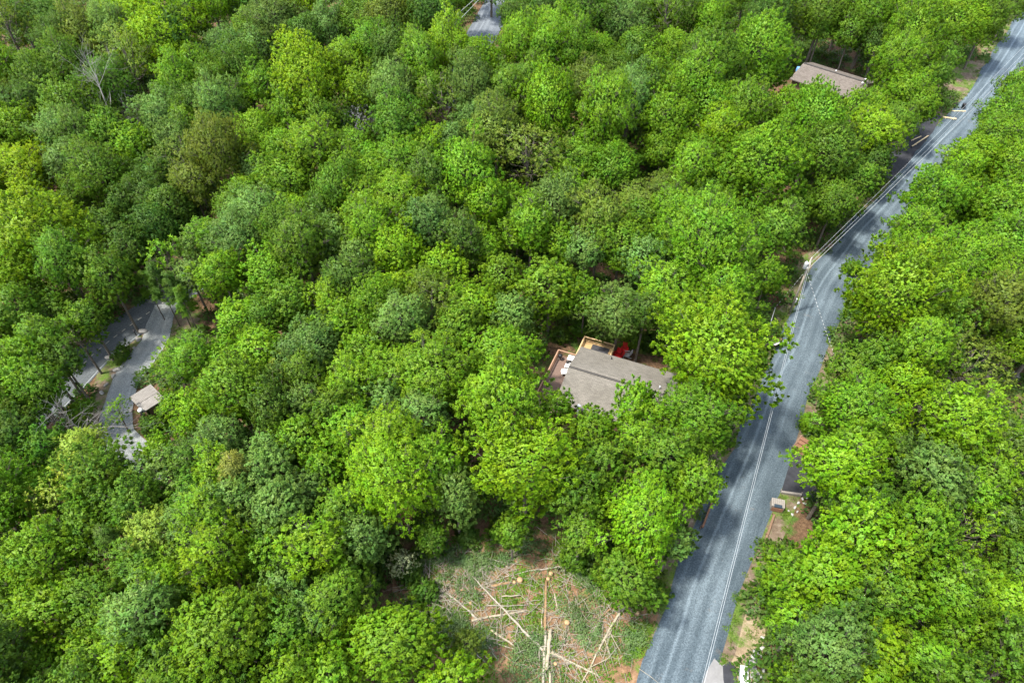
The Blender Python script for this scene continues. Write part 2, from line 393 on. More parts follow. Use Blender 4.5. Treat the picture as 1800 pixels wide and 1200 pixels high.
TREES = '''
25 15 42 D m;78 32 45 D o;125 15 36 D m;25 75 46 O s;62 88 28 N b;158 8 26 N b;115 75 40 D m;152 72 42 O m;205 75 38 B m;230 25 50 Y o
330 18 40 G m;290 28 26 O o;280 78 60 Y m;318 100 34 D c;380 25 40 L o;415 15 27 L c;455 15 40 D m;400 76 40 B m;440 50 36 G m;490 50 45 B m
542 15 45 Y m;575 55 36 B o;360 102 35 G o;430 128 45 G m;545 145 70 Y m;490 112 26 B o;55 130 45 G m;125 125 40 G o;75 152 36 D m;15 140 32 L o
180 122 36 O s;238 137 55 O s;320 155 40 L o;350 138 30 L m;285 185 45 B m;205 168 40 G o;210 207 34 N b;130 205 46 G m;40 190 45 D o;28 225 45 L m
330 220 26 L o;395 215 36 B o;450 222 50 L m;500 258 46 L m;235 237 26 L o;30 300 52 Y m;115 245 45 B m;120 292 40 B o;200 255 36 G m;310 257 40 B m
245 270 36 L m;185 325 46 G m;275 302 36 D o;340 300 45 O s;390 292 50 O o;255 335 42 D m;300 372 42 D m;345 345 36 O o;500 312 52 L m;560 285 42 L o
592 340 42 G m;430 340 26 L m;390 372 32 G o;450 376 50 B o;75 415 88 Y m;515 365 36 L m;560 362 36 B o;185 392 36 D m;150 260 34 D o;165 290 30 O o
640 28 46 G m;692 35 46 O o;735 32 40 G o;764 46 42 D m;655 85 46 L m;692 110 40 D m;612 112 36 L m;788 108 44 Y m;735 118 36 L o;760 157 40 L m
842 127 40 L m;915 92 40 L o;978 62 42 L o;912 16 38 D o;960 15 40 D o;1020 15 32 G o;1030 45 46 G o;1062 18 36 L m;1090 50 46 B m;1122 86 42 G m
1170 48 46 G s;1125 14 40 L m;1182 15 36 L m;1010 100 40 L o;1050 98 36 L m;1000 128 34 B m;1130 110 22 Y m;690 165 46 B o;640 165 40 L m;745 142 36 L o
830 165 50 B m;900 145 36 G o;932 152 34 G m;965 212 62 Y m;1032 157 42 O o;1062 180 40 D m;1110 165 42 B m;1147 148 36 L m;1182 100 36 L m;782 192 46 O s
845 217 42 B m;700 225 50 G m;630 215 30 N s;620 252 42 G m;755 250 36 Y o;800 242 40 B m;872 247 55 O o;1060 232 56 L o;1102 212 40 B m;1165 217 46 L m
640 272 40 L o;702 282 50 L m;612 302 36 L m;655 312 36 L m;752 302 33 G c;822 327 56 L m;930 292 60 O s;1020 272 50 L o;1000 322 40 L o;1080 282 58 L m
1167 252 40 L m;1170 330 46 O o;1120 342 46 O o;975 372 56 B m;860 377 42 Y m;910 387 36 D m;640 372 52 L m;702 352 50 L m;615 340 34 B o;762 382 36 B m
1182 388 40 L m;1215 30 40 G m;1247 45 36 L m;1265 10 40 G o;1215 90 40 G m;1262 75 40 B m;1302 60 36 G s;1350 38 46 D m;1400 18 42 D o;1440 36 42 G m
1442 52 28 G m;1482 18 36 G o;1530 30 48 L m;1547 68 40 D m;1330 112 64 L m;1240 132 58 G m;1252 190 50 L m;1600 78 60 L m;1572 128 46 L m;1690 35 56 L m
1735 38 44 G m;1640 28 46 L m;1785 8 30 G m;1426 180 26 L m;1382 190 34 L m;1555 190 38 L s;1597 158 48 L m;1612 190 36 L m;1572 225 34 G m;1302 212 46 L o
1270 232 46 Y o;1220 170 46 L m;1212 248 42 L m;1430 232 64 L m;1532 237 46 Y o;1500 198 34 L m;1462 196 24 L m;1540 180 24 L m;276 744 22 G m;1545 272 34 D m;1340 292 74 L m;1452 290 54 G m;1515 322 44 G m;1468 352 48 G m
1240 277 46 L m;1215 312 42 L o;1790 150 34 L o;1772 195 50 L m;1762 228 54 L m;1722 270 50 Y m;1690 302 44 Y o;1782 300 46 L m;1640 362 58 L m;1702 346 50 L m
1762 370 56 L m;40 486 54 Y m;112 462 50 Y m;165 440 28 L o;60 524 28 W m;138 505 46 G o;80 548 50 G m;232 440 42 D m;288 420 42 D m;255 472 34 D s
350 425 36 B m;376 430 30 L o;420 422 50 B o;475 472 52 L m;395 497 46 L m;540 457 46 G o;580 422 42 B m;290 470 34 L s;234 492 32 L s;335 480 34 B o
258 500 20 G p;284 508 24 D p;306 512 22 D p;322 528 20 G p;420 562 50 L m;470 562 36 G m;540 512 24 L m;530 560 26 L o;582 532 36 L m;460 622 50 Y m
550 612 58 B m;40 562 46 G m;98 630 38 G o;18 602 40 G m;60 652 48 L o;60 695 46 L m;102 668 40 G s;136 600 36 L s;128 705 24 L m;112 742 46 N b
20 742 34 L o;15 775 30 Y m;140 792 46 P o;312 655 40 L s;342 632 46 L o;395 622 42 L m;195 712 24 L s;345 730 48 Y m;302 778 34 Y m;420 702 64 L m
340 775 28 D o;285 800 36 L m;502 690 36 O s;540 720 32 B m;585 692 46 L m;590 742 40 G m;530 772 50 L m;350 792 32 D o;620 422 36 G m;662 428 42 L m
635 462 38 B m;700 447 50 Y m;780 472 42 Y m;740 502 40 G o;690 512 56 Y m;660 547 50 L m;760 552 54 O s;612 512 40 D m;830 532 58 Y m;882 480 38 L m
810 440 38 D m;852 428 38 L o;967 506 54 L t;900 562 44 B m;1050 422 46 O o;1090 442 48 L m;1092 532 60 B m;1030 462 32 B o;1170 432 44 L m;1172 522 58 L m
640 612 46 L m;700 652 58 L m;762 662 74 L m;880 622 64 L m;682 720 36 B m;620 690 48 L m;625 772 50 L m;745 752 42 B o;690 800 62 Y o;884 745 90 L m
978 715 34 L m;1045 746 50 L m;1114 722 42 L m;1148 738 40 L m;1230 470 72 L m;1292 442 52 G m;1306 536 40 L m;1262 542 50 L m;1250 640 105 Y m;1222 745 74 L m;1562 542 90 Y m
1632 452 68 L m;1702 452 68 L m;1772 432 56 L m;1605 418 46 L m;1762 502 58 L m;1742 572 58 O m;1782 602 46 Y o;1692 652 72 O s;1602 642 52 L m;1580 692 46 Y m
1492 652 40 G o;1502 722 74 L m;1562 745 44 Y m;1672 762 62 Y m;1782 770 46 B m;1505 792 66 L m;48 852 58 L m;145 832 44 P o;225 822 26 P s;282 842 46 B m
345 822 34 D o;432 858 40 T p;390 850 36 L m;502 848 30 D o;535 872 50 B m;520 942 32 B m;575 832 36 L m;100 890 42 P s;80 985 74 L m;90 1072 62 L m
185 897 40 G m;270 945 52 P o;212 972 30 D p;380 932 46 L o;440 932 26 P b;210 1042 36 Y o;290 1042 52 L m;352 1022 40 L m;402 1002 46 Y o;500 1032 54 B m
562 985 48 L m;402 1122 92 L m;60 1165 50 L m;150 1132 50 L m;232 1162 56 Y m;18 1150 36 O o;545 1155 46 L m;690 858 74 Y o;800 872 54 B m;925 832 90 Y m
1050 880 36 L o;1130 912 82 Y o;1105 1010 62 G m;640 952 54 B m;600 1005 40 G m;690 1122 90 L m;600 1105 36 Y m;800 1195 52 Y m;1222 872 48 L m;1200 952 40 B m
1466 836 62 Y m;1490 868 38 B m;1620 862 60 B m;1494 958 74 Y m;1402 1010 62 L m;1445 1022 66 Y m;1600 952 64 L m;1700 932 56 Y s;1550 1002 46 Y m;1522 1045 48 G m
1742 832 60 L m;1772 902 48 B m;1782 968 28 B p;1652 1052 60 L m;1702 1092 58 L m;1772 1072 58 Y m;1542 1122 60 Y m;1406 1092 50 L m;1446 1152 62 B m;1400 1188 34 L m
1500 1195 46 Y m;1652 1172 66 L m;1612 1142 42 O o;1762 1172 50 G m;1702 872 40 L m;1650 812 38 L m;1022 935 42 G m;900 922 32 G m;755 922 32 G o;700 975 22 W s
818 1112 24 O o;1130 566 32 D m;1192 572 34 L m
1058 588 20 D h;1112 596 20 G h;1140 602 20 D h;1022 578 20 G h;1168 612 18 G h;985 588 18 D h;760 955 24 G h;820 940 22 D h;880 935 22 G h;700 985 24 D h;1010 985 26 G h;1060 1005 26 G h;1110 1050 24 B h;1150 1040 20 G h;1470 655 20 G h;1425 745 20 L h;1352 1045 18 L h;214 622 9 D h;292 722 18 G h;262 748 15 D h;288 700 15 G h;300 705 20 L h;272 748 14 G h;650 1020 24 D h;1500 470 18 G h
120 650 34 D m;70 702 40 G o;30 738 40 D m;92 702 34 G m;722 1004 24 D h;746 1040 22 D h
'''

HIDDEN = {(-90, -70), (-90, 42), (-90, 182), (-90, 1246), (-76, 448), (-62, 42), (-34, -28), (8, 644), (15, 775), (18, 602), (18, 1150), (36, -42), (60, 524), (62, 88), (64, -28), (106, -56), (125, 15), (158, 8), (176, -28), (180, 122), (190, 1204), (210, 1042), (218, -70), (225, 822), (246, -42), (246, 392), (274, -28), (276, 744), (288, 0), (290, 28), (302, -70), (302, 778), (340, 775), (344, 1316), (358, -56), (358, 238), (415, 15), (428, -28), (440, 932), (484, -70), (490, 112), (502, 848), (540, 512), (596, -70), (596, 0), (610, 1316), (638, 1232), (666, -42), (694, -56), (722, -70), (722, 1316), (764, 0), (778, -70), (806, 392), (820, 1316), (932, -42), (1000, 128), (1002, -56), (1020, 15), (1062, 18), (1062, 180), (1072, -42), (1072, 350), (1110, 1050), (1128, -70), (1156, -56), (1198, -70), (1215, 90), (1226, -28), (1226, 392), (1262, 75), (1296, 1316), (1302, 60), (1310, -56), (1366, -28), (1380, 1302), (1400, 18), (1436, -28), (1462, 196), (1466, 182), (1470, 655), (1492, -28), (1492, 1302), (1576, -42), (1576, 0), (1632, -56), (1640, 28), (1730, -56), (1772, 1274), (1782, 968), (1814, -70), (1856, 168), (1856, 280), (1856, 1288), (1870, 434), (1884, 14), (1884, 98), (1884, 336), (1884, 518), (1898, -42), (1898, 210), (1898, 518), (1898, 686), (1898, 1092), (1898, 1190)}
# ------------------------------------------------------------------ trees
def unit(a): return a / np.maximum(np.linalg.norm(a, axis=-1, keepdims=True), 1e-6)

def leaf_quads(base, u, L, W, up, rs):
    """kite-shaped leaves from BASE along U; UP is the way the blade faces"""
    n = unit(up - u * np.sum(up * u, 1, keepdims=True)); s = np.cross(n, u)
    mid = base + u * (L * 0.45)[:, None] + n * (L * 0.05)[:, None]
    tip = base + u * L[:, None] - n * (L * 0.10)[:, None]
    a = mid - s * (W / 2)[:, None]; b = mid + s * (W / 2)[:, None]
    return np.stack([base, b, tip, a], 1)          # n,4,3

def quads_mesh(name, Q, val, nor=None):
    n = len(Q); me = bpy.data.meshes.new(name)
    me.vertices.add(n * 4); me.vertices.foreach_set('co', Q.reshape(-1).astype(np.float32))
    me.loops.add(n * 4); me.loops.foreach_set('vertex_index', np.arange(n * 4, dtype=np.int32))
    me.polygons.add(n); me.polygons.foreach_set('loop_start', np.arange(0, n * 4, 4, dtype=np.int32))
    me.update(calc_edges=True)
    at = me.attributes.new('v', 'FLOAT', 'FACE'); at.data.foreach_set('value', val.astype(np.float32))
    if nor is not None:
        an = me.attributes.new('bend', 'FLOAT_VECTOR', 'FACE'); an.data.foreach_set('vector', nor.astype(np.float32).ravel())
    return me

SPEC = {  # lobes, lobe size, tuft spacing, leaves per tuft, leaf length, width, squash, lobe distance, thinning
    'm': dict(nl=1.2, rl=0.88, sp=0.54, k=30, L=0.19, W=0.125, dist=0.72, thin=0.0, jit=0.85),
    'o': dict(nl=1.6, rl=0.90, sp=0.45, k=14, L=0.22, W=0.115, dist=0.74, thin=0.14, jit=1.1),
    's': dict(nl=0.9, rl=0.85, sp=0.50, k=11, L=0.24, W=0.12, dist=0.70, thin=0.34, jit=1.2),
    't': dict(nl=1.3, rl=0.86, sp=0.56, k=22, L=0.23, W=0.15, dist=0.70, thin=0.0, jit=0.85),
    'h': dict(nl=1.3, rl=0.9, sp=0.50, k=18, L=0.22, W=0.13, dist=0.70, thin=0.08, jit=1.0),
    'c': dict(nl=1.5, rl=0.75, sp=0.46, k=14, L=0.26, W=0.13, dist=0.6, thin=0.05, jit=0.9),
}

def make_tree(kind, R, seed):
    """leaves and wood of one tree with its base at the origin; returns (crown mesh or None, trunk mesh, height of the crown's middle)"""
    rs = np.random.RandomState(seed)
    if kind == 'b': return make_bare(R, rs)
    if kind == 'p': return make_pine(R, rs)
    sp = SPEC[kind]
    V = R * {'m': 1.08, 'o': 1.0, 's': 1.0, 't': 1.65, 'c': 1.9, 'h': 0.85}[kind]
    hc = crown_mid(kind, R)
    sty = rs.uniform(.8, 1.45) if R > 2.5 else 1.0; tier = (0.74, 0.85, 0.95)[rs.randint(3)]      # fewer broad domes or many small ones, flat or full
    n = int((9 + 4.6 * R) * sp['nl'] * sty); rl0 = R * 1.42 / math.sqrt(n) * 1.15 * sp['rl']
    i = np.arange(n) + 0.5; z = 1 - i / n * 1.78
    ph = i * 2.399963 + rs.uniform(0, 6.28); st = np.sqrt(np.maximum(0, 1 - z * z))
    D = np.stack([st * np.cos(ph), st * np.sin(ph), z], 1) + rs.normal(0, 0.13, (n, 3)); D = unit(D)
    dist = sp['dist'] * rs.uniform(0.72, 1.22, n)
    ph1, ph2 = rs.uniform(0, 6.28, 3), rs.uniform(0, 6.28, 3); k1, k2 = rs.normal(0, 2.6, 3), rs.normal(0, 4.2, 3)
    dist = dist * (1 + 0.17 * np.sin(D @ k1 + ph1[0]) + 0.10 * np.sin(D @ k2 + ph2[0]))
    A = np.array([R * rs.uniform(.92, 1.08), R * rs.uniform(.92, 1.08), V])
    Lc = D * dist[:, None] * A
    if kind == 'c':
        hh = (Lc[:, 2] + V) / (2 * V); Lc[:, :2] *= (1.25 - 0.95 * hh)[:, None]
    rl = rl0 * rs.uniform(0.78, 1.25, n)
    Qs, vals, nors = [], [], []
    for j in range(n):
        r = rl[j]; m = int(max(10, 4 * math.pi * r * r / sp['sp'] ** 2 * 0.78))
        k = np.arange(m) + 0.5; zz = 1 - 2 * k / m; pp = k * 2.399963 + rs.uniform(0, 6.28); ss = np.sqrt(1 - zz * zz)
        d = np.stack([ss * np.cos(pp), ss * np.sin(pp), zz], 1) + rs.normal(0, .12, (m, 3)); d = unit(d)
        out = unit(Lc[j][None] + np.array([0, 0, 0.25 * V]))
        keep = (np.sum(d * out, 1) > -0.30) & (d[:, 2] > -0.8)
        rad = r * (1 + 0.16 * rs.normal(0, 1, m)) * np.where(rs.rand(m) < 0.22, rs.uniform(0.35, 0.8, m), 1.0)
        P = Lc[j] + (d * 0.9 + D[j] * (np.sum(d * D[j], 1) * 0.35)[:, None]) * rad[:, None] * np.array([1.03, 1.03, tier])
        q = (P[:, None, :] - Lc[None]) / rl[None, :, None]; q[:, :, 2] /= 0.82
        inside = np.linalg.norm(q, axis=2); inside[:, j] = 9
        keep &= inside.min(1) > 0.62
        keep &= rs.rand(m) > sp['thin']
        P = P[keep]; d = d[keep]; m = len(P)
        if not m: continue
        kk = sp['k']; ax = unit(0.8 * d + np.array([0, 0, 0.55]) + rs.normal(0, 0.22, (m, 3)))
        tv = rs.uniform(0.25, 0.75, m)
        nors.append(np.repeat(unit(0.75 * d + 0.75 * unit(P / A) + np.array([0, 0, 0.15])), kk, 0))
        ts = rs.uniform(0.75, 1.25, m)
        axr = np.repeat(ax, kk, 0)
        u = unit(axr * 0.55 + rs.normal(0, 0.55 * sp['jit'], (m * kk, 3)))
        base = np.repeat(P, kk, 0) + u * 0.04 + axr * (rs.uniform(-0.10, 0.18, m * kk) * np.repeat(ts, kk))[:, None]
        Ln = sp['L'] * rs.uniform(0.7, 1.25, m * kk) * np.repeat(ts, kk); Wn = sp['W'] * rs.uniform(0.8, 1.2, m * kk) * np.repeat(ts, kk)
        up = axr * 0.8 + np.array([0, 0, 0.6]) + rs.normal(0, 0.38, (m * kk, 3))
        Qs.append(leaf_quads(base, u, Ln, Wn, up, rs)); vals.append(np.clip(np.repeat(tv, kk) + rs.normal(0, 0.16, m * kk), 0, 1))
    if sp['thin'] < .3:
        m = int(150 * R * R); d = unit(rs.normal(0, 1, (m, 3))); d = d[d[:, 2] > -.75]; m = len(d)
        P = d * A * rs.uniform(.42, .74, m)[:, None]
        if kind == 'c': P[:, :2] *= (1.25 - 0.95 * (P[:, 2:3] + V) / (2 * V))
        Qs.append(leaf_quads(P, unit(d + rs.normal(0, .7, (m, 3))), rs.uniform(.3, .5, m), rs.uniform(.2, .32, m), d + np.array([0, 0, .6]) + rs.normal(0, .4, (m, 3)), rs)); vals.append(rs.uniform(.2, .7, m)); nors.append(d)
    Q = np.concatenate(Qs); Q[:, :, 2] += hc
    crown = quads_mesh('crown', Q, np.concatenate(vals), np.concatenate(nors))
    b = MB(); tr = 0.05 + 0.030 * R
    fork = max(0.25, hc - 0.75 * V) if kind == 'h' else max(0.8, hc - 0.75 * V)
    lean = rs.normal(0, 0.25, 2)
    top = np.array([lean[0], lean[1], hc + (0.45 if kind in 'so' else 0.2) * V])
    b.tube([(0, 0, -0.6), (0, 0, 0.2), (lean[0] * .4, lean[1] * .4, fork), (lean[0] * .8, lean[1] * .8, hc), top], [tr * 1.7, tr * 1.25, tr, tr * .65, tr * .2], 7)
    thin = kind in 'so'
    for j in range(n):
        e = Lc[j] + np.array([0, 0, hc]); s0 = np.array([lean[0] * .6, lean[1] * .6, fork + (e[2] - fork) * rs.uniform(.15, .55)])
        if s0[2] > top[2]: s0[2] = top[2] - .3
        mid = s0 * .5 + e * .5 + np.array([0, 0, -0.1 * R]) + rs.normal(0, .12, 3)
        rr = tr * rs.uniform(.20, .30)
        b.tube([s0, mid, e], [rr, rr * .7, rr * .35], 5, False)
        for _ in range(5 if thin else 1):
            w = e + unit(rs.normal(0, 1, 3) + D[j]) * rl[j] * (0.92 if thin else 0.6); w2 = e * .45 + w * .55 + rs.normal(0, .12, 3)
            b.tube([mid * .3 + e * .7, w2, w], [rr * .4, rr * .28, rr * .12], 4, False)
    return crown, b.mesh('trunk'), hc

def crown_mid(kind, R):
    H = 5.6 + 1.75 * R
    if kind == 't': return 1.65 * R + 1.5
    if kind == 'c': return 1.9 * R + 1.0
    if kind == 's': return 4.2 + 0.7 * R
    if kind == 'h': return 0.62 * R
    if kind == 'p': return 5.5 + 0.9 * R
    if kind == 'b': return 5.0 + 0.75 * R
    return H - 0.98 * R

def make_bare(R, rs):
    b = MB(); hc = crown_mid('b', R)
    def grow(p, d, l, r, lv):
        pts = [p]; q = p.copy(); dd = d.copy()
        for _ in range(3):
            dd = dd + rs.normal(0, 0.16, 3) + np.array([0, 0, .04]); dd /= np.linalg.norm(dd); q = q + dd * l / 3; pts.append(q.copy())
        b.tube(pts, [r, r * .85, r * .7, r * .5], 5 if lv < 2 else 4, False)
        if lv < 4:
            for _ in range(4 if lv < 3 else 3):
                t = rs.randint(1, 4); nd = dd + rs.normal(0, 0.62, 3); nd /= np.linalg.norm(nd)
                grow(pts[t], nd, l * rs.uniform(.55, .75), r * .52, lv + 1)
    grow(np.array([0, 0, -0.4]), np.array([0.05, 0, 1.0]), hc * 0.8, 0.045 + .018 * R, 0)
    for _ in range(3):
        a = rs.uniform(0, 6.28); grow(np.array([0, 0, hc * rs.uniform(.3, .5)]), np.array([math.cos(a) * .8, math.sin(a) * .8, .7]), R * 1.1, 0.03 + .009 * R, 1)
    return None, b.mesh('trunk'), hc

def make_pine(R, rs):
    hc = crown_mid('p', R); top = hc + 1.6 * R; b = MB(); Qs, vals = [], []
    b.tube([(0, 0, -.5), (0, 0, hc * .5), (.1, 0, top)], [.055 + .02 * R, .045 + .015 * R, .02], 7)
    z = hc - 1.1 * R
    while z < top - 0.1:
        f = 1 - (z - (hc - 1.1 * R)) / (top - (hc - 1.1 * R)); ln = R * (0.25 + 0.8 * f) * rs.uniform(.8, 1.1)
        for k in range(5):
            a = rs.uniform(0, 6.28); dr = np.array([math.cos(a), math.sin(a), 0.18]); l = ln * rs.uniform(.7, 1.1)
            b.tube([(0, 0, z), np.array([0, 0, z]) + dr * l], [.03, .008], 4, False)
            m = int(9 * l + 3); t = rs.uniform(.3, 1.0, m); P = np.array([0, 0, z]) + dr * (l * t)[:, None] + rs.normal(0, .13, (m, 3)) * (0.4 + l * .3)
            kk = 12; base = np.repeat(P, kk, 0); u = unit(dr * .4 + rs.normal(0, .7, (m * kk, 3)) + np.array([0, 0, .25]))
            Qs.append(leaf_quads(base, u, rs.uniform(.22, .42, m * kk), np.full(m * kk, .055), np.array([0, 0, 1.]) + rs.normal(0, .4, (m * kk, 3)), rs))
            vals.append(np.clip(np.repeat(rs.rand(m), kk) * .6 + rs.rand(m * kk) * .4, 0, 1))
        z += 0.42
    Q = np.concatenate(Qs); c_ = Q.mean(1); return quads_mesh('crown', Q, np.concatenate(vals), unit(np.stack([c_[:, 0], c_[:, 1], np.full(len(c_), .6)], 1))), b.mesh('trunk'), hc

CLASSES = {'m': {2.2: 3, 3.2: 5, 4.4: 6, 5.8: 5}, 'o': {2.2: 3, 3.4: 4, 4.8: 3}, 's': {2.2: 2, 3.6: 3}, 't': {3.4: 2}, 'c': {2.4: 2}, 'h': {1.6: 3}, 'p': {1.7: 3}, 'b': {2.4: 3}}
PROTO = {}
def proto(kind, R, j):
    cl = min(CLASSES[kind], key=lambda c: abs(math.log(c / R)))
    key = (kind, cl, j % CLASSES[kind][cl])
    if key not in PROTO:
        cr, tr, hc = make_tree(kind, cl, 100 + int(cl * 10) * 37 + key[2] * 911 + ord(kind))
        if cr: cr.materials.append(M['leaf'])
        tr.materials.append(M['pale_bark'] if kind == 'b' else M['bark']); PROTO[key] = (cr, tr, cl)
    return PROTO[key]

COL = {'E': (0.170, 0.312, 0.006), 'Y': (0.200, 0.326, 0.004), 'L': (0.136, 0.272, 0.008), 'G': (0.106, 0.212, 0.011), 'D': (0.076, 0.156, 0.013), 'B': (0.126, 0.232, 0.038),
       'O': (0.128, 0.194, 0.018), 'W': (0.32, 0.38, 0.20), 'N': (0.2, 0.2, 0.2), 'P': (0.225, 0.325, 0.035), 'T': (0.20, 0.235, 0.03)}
NAME = {'m': 'broadleaf_tree', 'o': 'fine_leaved_tree', 's': 'thin_tree', 't': 'tall_tree', 'c': 'conical_tree', 'p': 'pine_tree', 'b': 'dead_tree', 'h': 'shrub', 'u': 'understory_tree'}
CWORD = {'Y': 'yellow-green', 'E': 'lime green', 'L': 'bright green', 'G': 'mid green', 'D': 'dark green', 'B': 'pale bluish-green', 'O': 'dull olive-green', 'W': 'whitish flowering', 'P': 'pale yellowish', 'T': 'olive-yellow', 'N': 'bare grey'}
KWORD = {'m': 'tufted tree', 'o': 'fine-leaved tree', 's': 'see-through tree', 't': 'tall narrow tree', 'c': 'pointed tree', 'p': 'feathery pine', 'b': 'leafless dead tree', 'h': 'leafy shrub'}
MARKS = [(1065, 655, 'the tan-roofed cabin'), (1478, 140, 'the brown roof by the road'), (1425, 460, 'the utility pole'), (950, 1080, 'the felled-log clearing'),
         (252, 708, 'the small roadside hut'), (200, 590, 'the dashed paved road'), (850, 45, 'the road gap among the treetops'), (1780, 662, 'the lone grey boulder'),
         (1398, 830, 'the black asphalt driveway'), (1335, 1150, 'the white riprap rocks'), (1700, 190, 'the new lumber boards')]

OWN = {(75, 415): 'huge yellow-green tree swelling over the left edge above the dashed road', (545, 145): 'big rounded yellow-green tree standing out from the dark far woods',
       (975, 372): 'silvery blue-green tufted tree alone of its colour in the middle woods', (965, 212): 'glowing lime-yellow round tree in the middle of the far woods',
       (1250, 640): 'huge lime tree between the tan-roofed cabin and the road', (432, 858): 'olive-yellow brownish tall tree among greens in the lower left woods',
       (145, 832): 'pale fluffy yellow tree with dark leaning trunk beside the gravel drive end', (402, 1122): 'largest bright green tufted tree of the lower left woods',
       (1542, 1122): 'glowing yellow-green round tree at the lower right among greener ones', (1692, 652): 'wide olive tree with grey limbs showing, before the lone boulder',
       (210, 207): 'bare grey dead tree fanning out in the far left woods', (925, 832): 'big yellow-green tree with forked trunk, above the felled-log clearing',
       (690, 1122): 'huge bright green tree overhanging the left side of the felled-log clearing', (280, 78): 'wide bright yellow-green tree beside a dark pointed one, far left woods',
       (1330, 112): 'great bright green tree standing against the brown roof', (1562, 542): 'huge lime tree leaning over the road bend opposite the utility pole',
       (967, 506): 'tall narrow bright green tree right behind the cabin decks', (550, 612): 'large pale green tufted tree halfway between hut and cabin'}
MARKS += [(75, 415, 'the huge yellow tree'), (545, 145, 'the big rounded yellow-green tree'), (975, 372, 'the silvery blue-green tree'), (965, 212, 'the glowing lime-yellow tree'),
          (432, 858, 'the olive-yellow tree'), (402, 1122, 'the largest lower left tree'), (1542, 1122, 'the glowing lower right tree'), (210, 207, 'the bare fan-shaped tree'),
          (280, 78, 'the dark pointed tree'), (1692, 652, 'the wide olive tree'), (550, 612, 'the pale green tufted tree'), (925, 832, 'the forked-trunk tree'), (1340, 112, 'the great roofside tree')]
ORD = 'first second third fourth fifth sixth seventh eighth ninth tenth eleventh twelfth'.split()

def tree_labels(rows):
    """one phrase for each tree: size, colour, leaf, and which one it is, counted outwards from a landmark among the trees that look alike"""
    keys = {}; lab = [None] * len(rows)
    for i, (x, y, r, c, k) in enumerate(rows):
        if (x, y) in OWN: lab[i] = OWN[(x, y)]; continue
        sz = 'small' if r < 35 else 'mid-sized' if r < 50 else 'large' if r < 75 else 'huge'
        mx = min(MARKS, key=lambda m: math.hypot(m[0] - x, m[1] - y)); dx, dy = x - mx[0], y - mx[1]
        side = ('right of' if dx > 0 else 'left of') if abs(dx) > abs(dy) else ('this side of' if dy > 0 else 'beyond')
        keys.setdefault((sz, c, k, mx[2], side), []).append((math.hypot(dx, dy), i))
    for (sz, c, k, mk, side), lst in keys.items():
        lst.sort()
        for n, (_d, i) in enumerate(lst):
            lab[i] = f'{sz} {CWORD[c]} {KWORD[k]}, ' + (f'{ORD[n]} such {side} {mk}' if len(lst) > 1 else f'only such {side} {mk}')
    return lab

def near_open(x, y, r): return any(poly_px(x + 1.2 * r * math.cos(a), y + 1.2 * r * math.sin(a), P) for P in OPEN_PX for a in np.arange(0, 6.28, .5))

def plant(rows):
    lab = tree_labels(rows); pos = []
    for i, (px, py, rp, c, k) in enumerate(rows):
        R = 4.0
        for _ in range(5):
            h = crown_mid(k, R); p = hit(px, py, h); depth = float((p - CAM) @ np.array([0, math.cos(PITCH), -math.sin(PITCH)]))
            R = min(7.6, max(1.3, rp * (0.98 if near_open(px, py, rp) else 1.10) * depth / F))
        for ln, md in ((ROAD, 4.4), (PAVED, 3.7), (DRIVE, 2.7)):      # trunks stand clear of the roads
            q_ = ln[np.argmin(np.linalg.norm(ln - p[:2], axis=1))]; dv = p[:2] - q_; dl = float(np.linalg.norm(dv))
            if dl < md and k not in 'ph' and rp > 24: p = np.array([*(q_ + dv / max(dl, .01) * md), p[2]])
        cr, tr, cl = proto(k, R, int(px * 7 + py * 3))
        rs = np.random.RandomState(int(px * 31 + py * 17) % 99991)
        root = thing('understory_tree' if (px, py) in FILL else NAME[k], lab[i], 'shrub' if k == 'h' else 'tree', (p[0], p[1], float(T(p[0], p[1]))), rs.uniform(0, 6.28), 'trees of the woods')
        s = R / cl; an = rs.uniform(.86, 1.16); root.scale = (s * an, s / an, s * (rs.uniform(.85, 1.3) if k == 'o' else rs.uniform(.88, 1.2)))
        if cr:
            o = link_mesh('crown', cr, None, root); j = rs.uniform(.85, 1.15); jh = rs.normal(0, .05)
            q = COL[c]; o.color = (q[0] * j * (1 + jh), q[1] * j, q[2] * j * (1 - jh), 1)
        link_mesh('trunk', tr, None, root)
        pos.append((p[0], p[1], R))
    return pos
ROWS = []
for ent in TREES.replace('\n', ';').split(';'):
    q = ent.split()
    if len(q) == 5:
        x_, y_, k_ = float(q[0]), float(q[1]), q[4]
        if q[3] == 'Y' and not (x_ < 600 and y_ < 460): q[3] = 'E'
        if k_ == 'm' and (x_, y_) not in OWN and (x_ * 13 + y_ * 7) % 10 < 3: k_ = 'o'
        ROWS.append((x_, y_, float(q[2]), q[3], k_))
# the lower trees that fill what the named crowns leave open
FILL = set()
OPEN_PX = [[(1290, 1240), (1090, 1240), (1165, 1010), (1335, 640), (1350, 540), (1430, 425), (1545, 315), (1600, 240), (1650, 180), (1690, 110), (1780, 0), (1840, 0), (1790, 140), (1650, 320), (1550, 470), (1470, 640), (1400, 800), (1440, 800), (1470, 880), (1370, 960), (1345, 1130), (1340, 1240)],
           [(690, 985), (760, 930), (860, 900), (960, 910), (1040, 985), (1175, 1030), (1150, 1100), (1110, 1290), (900, 1290), (740, 1140)],
           [(945, 580), (1180, 580), (1180, 740), (960, 740)], [(1380, 72), (1570, 120), (1560, 200), (1420, 175)], [(130, 650), (235, 530), (330, 485), (370, 570), (300, 720), (270, 800), (180, 800), (150, 740)],
           [(815, 60), (850, 0), (900, 0), (860, 80)], [(1740, 630), (1830, 630), (1830, 740), (1740, 720)]]
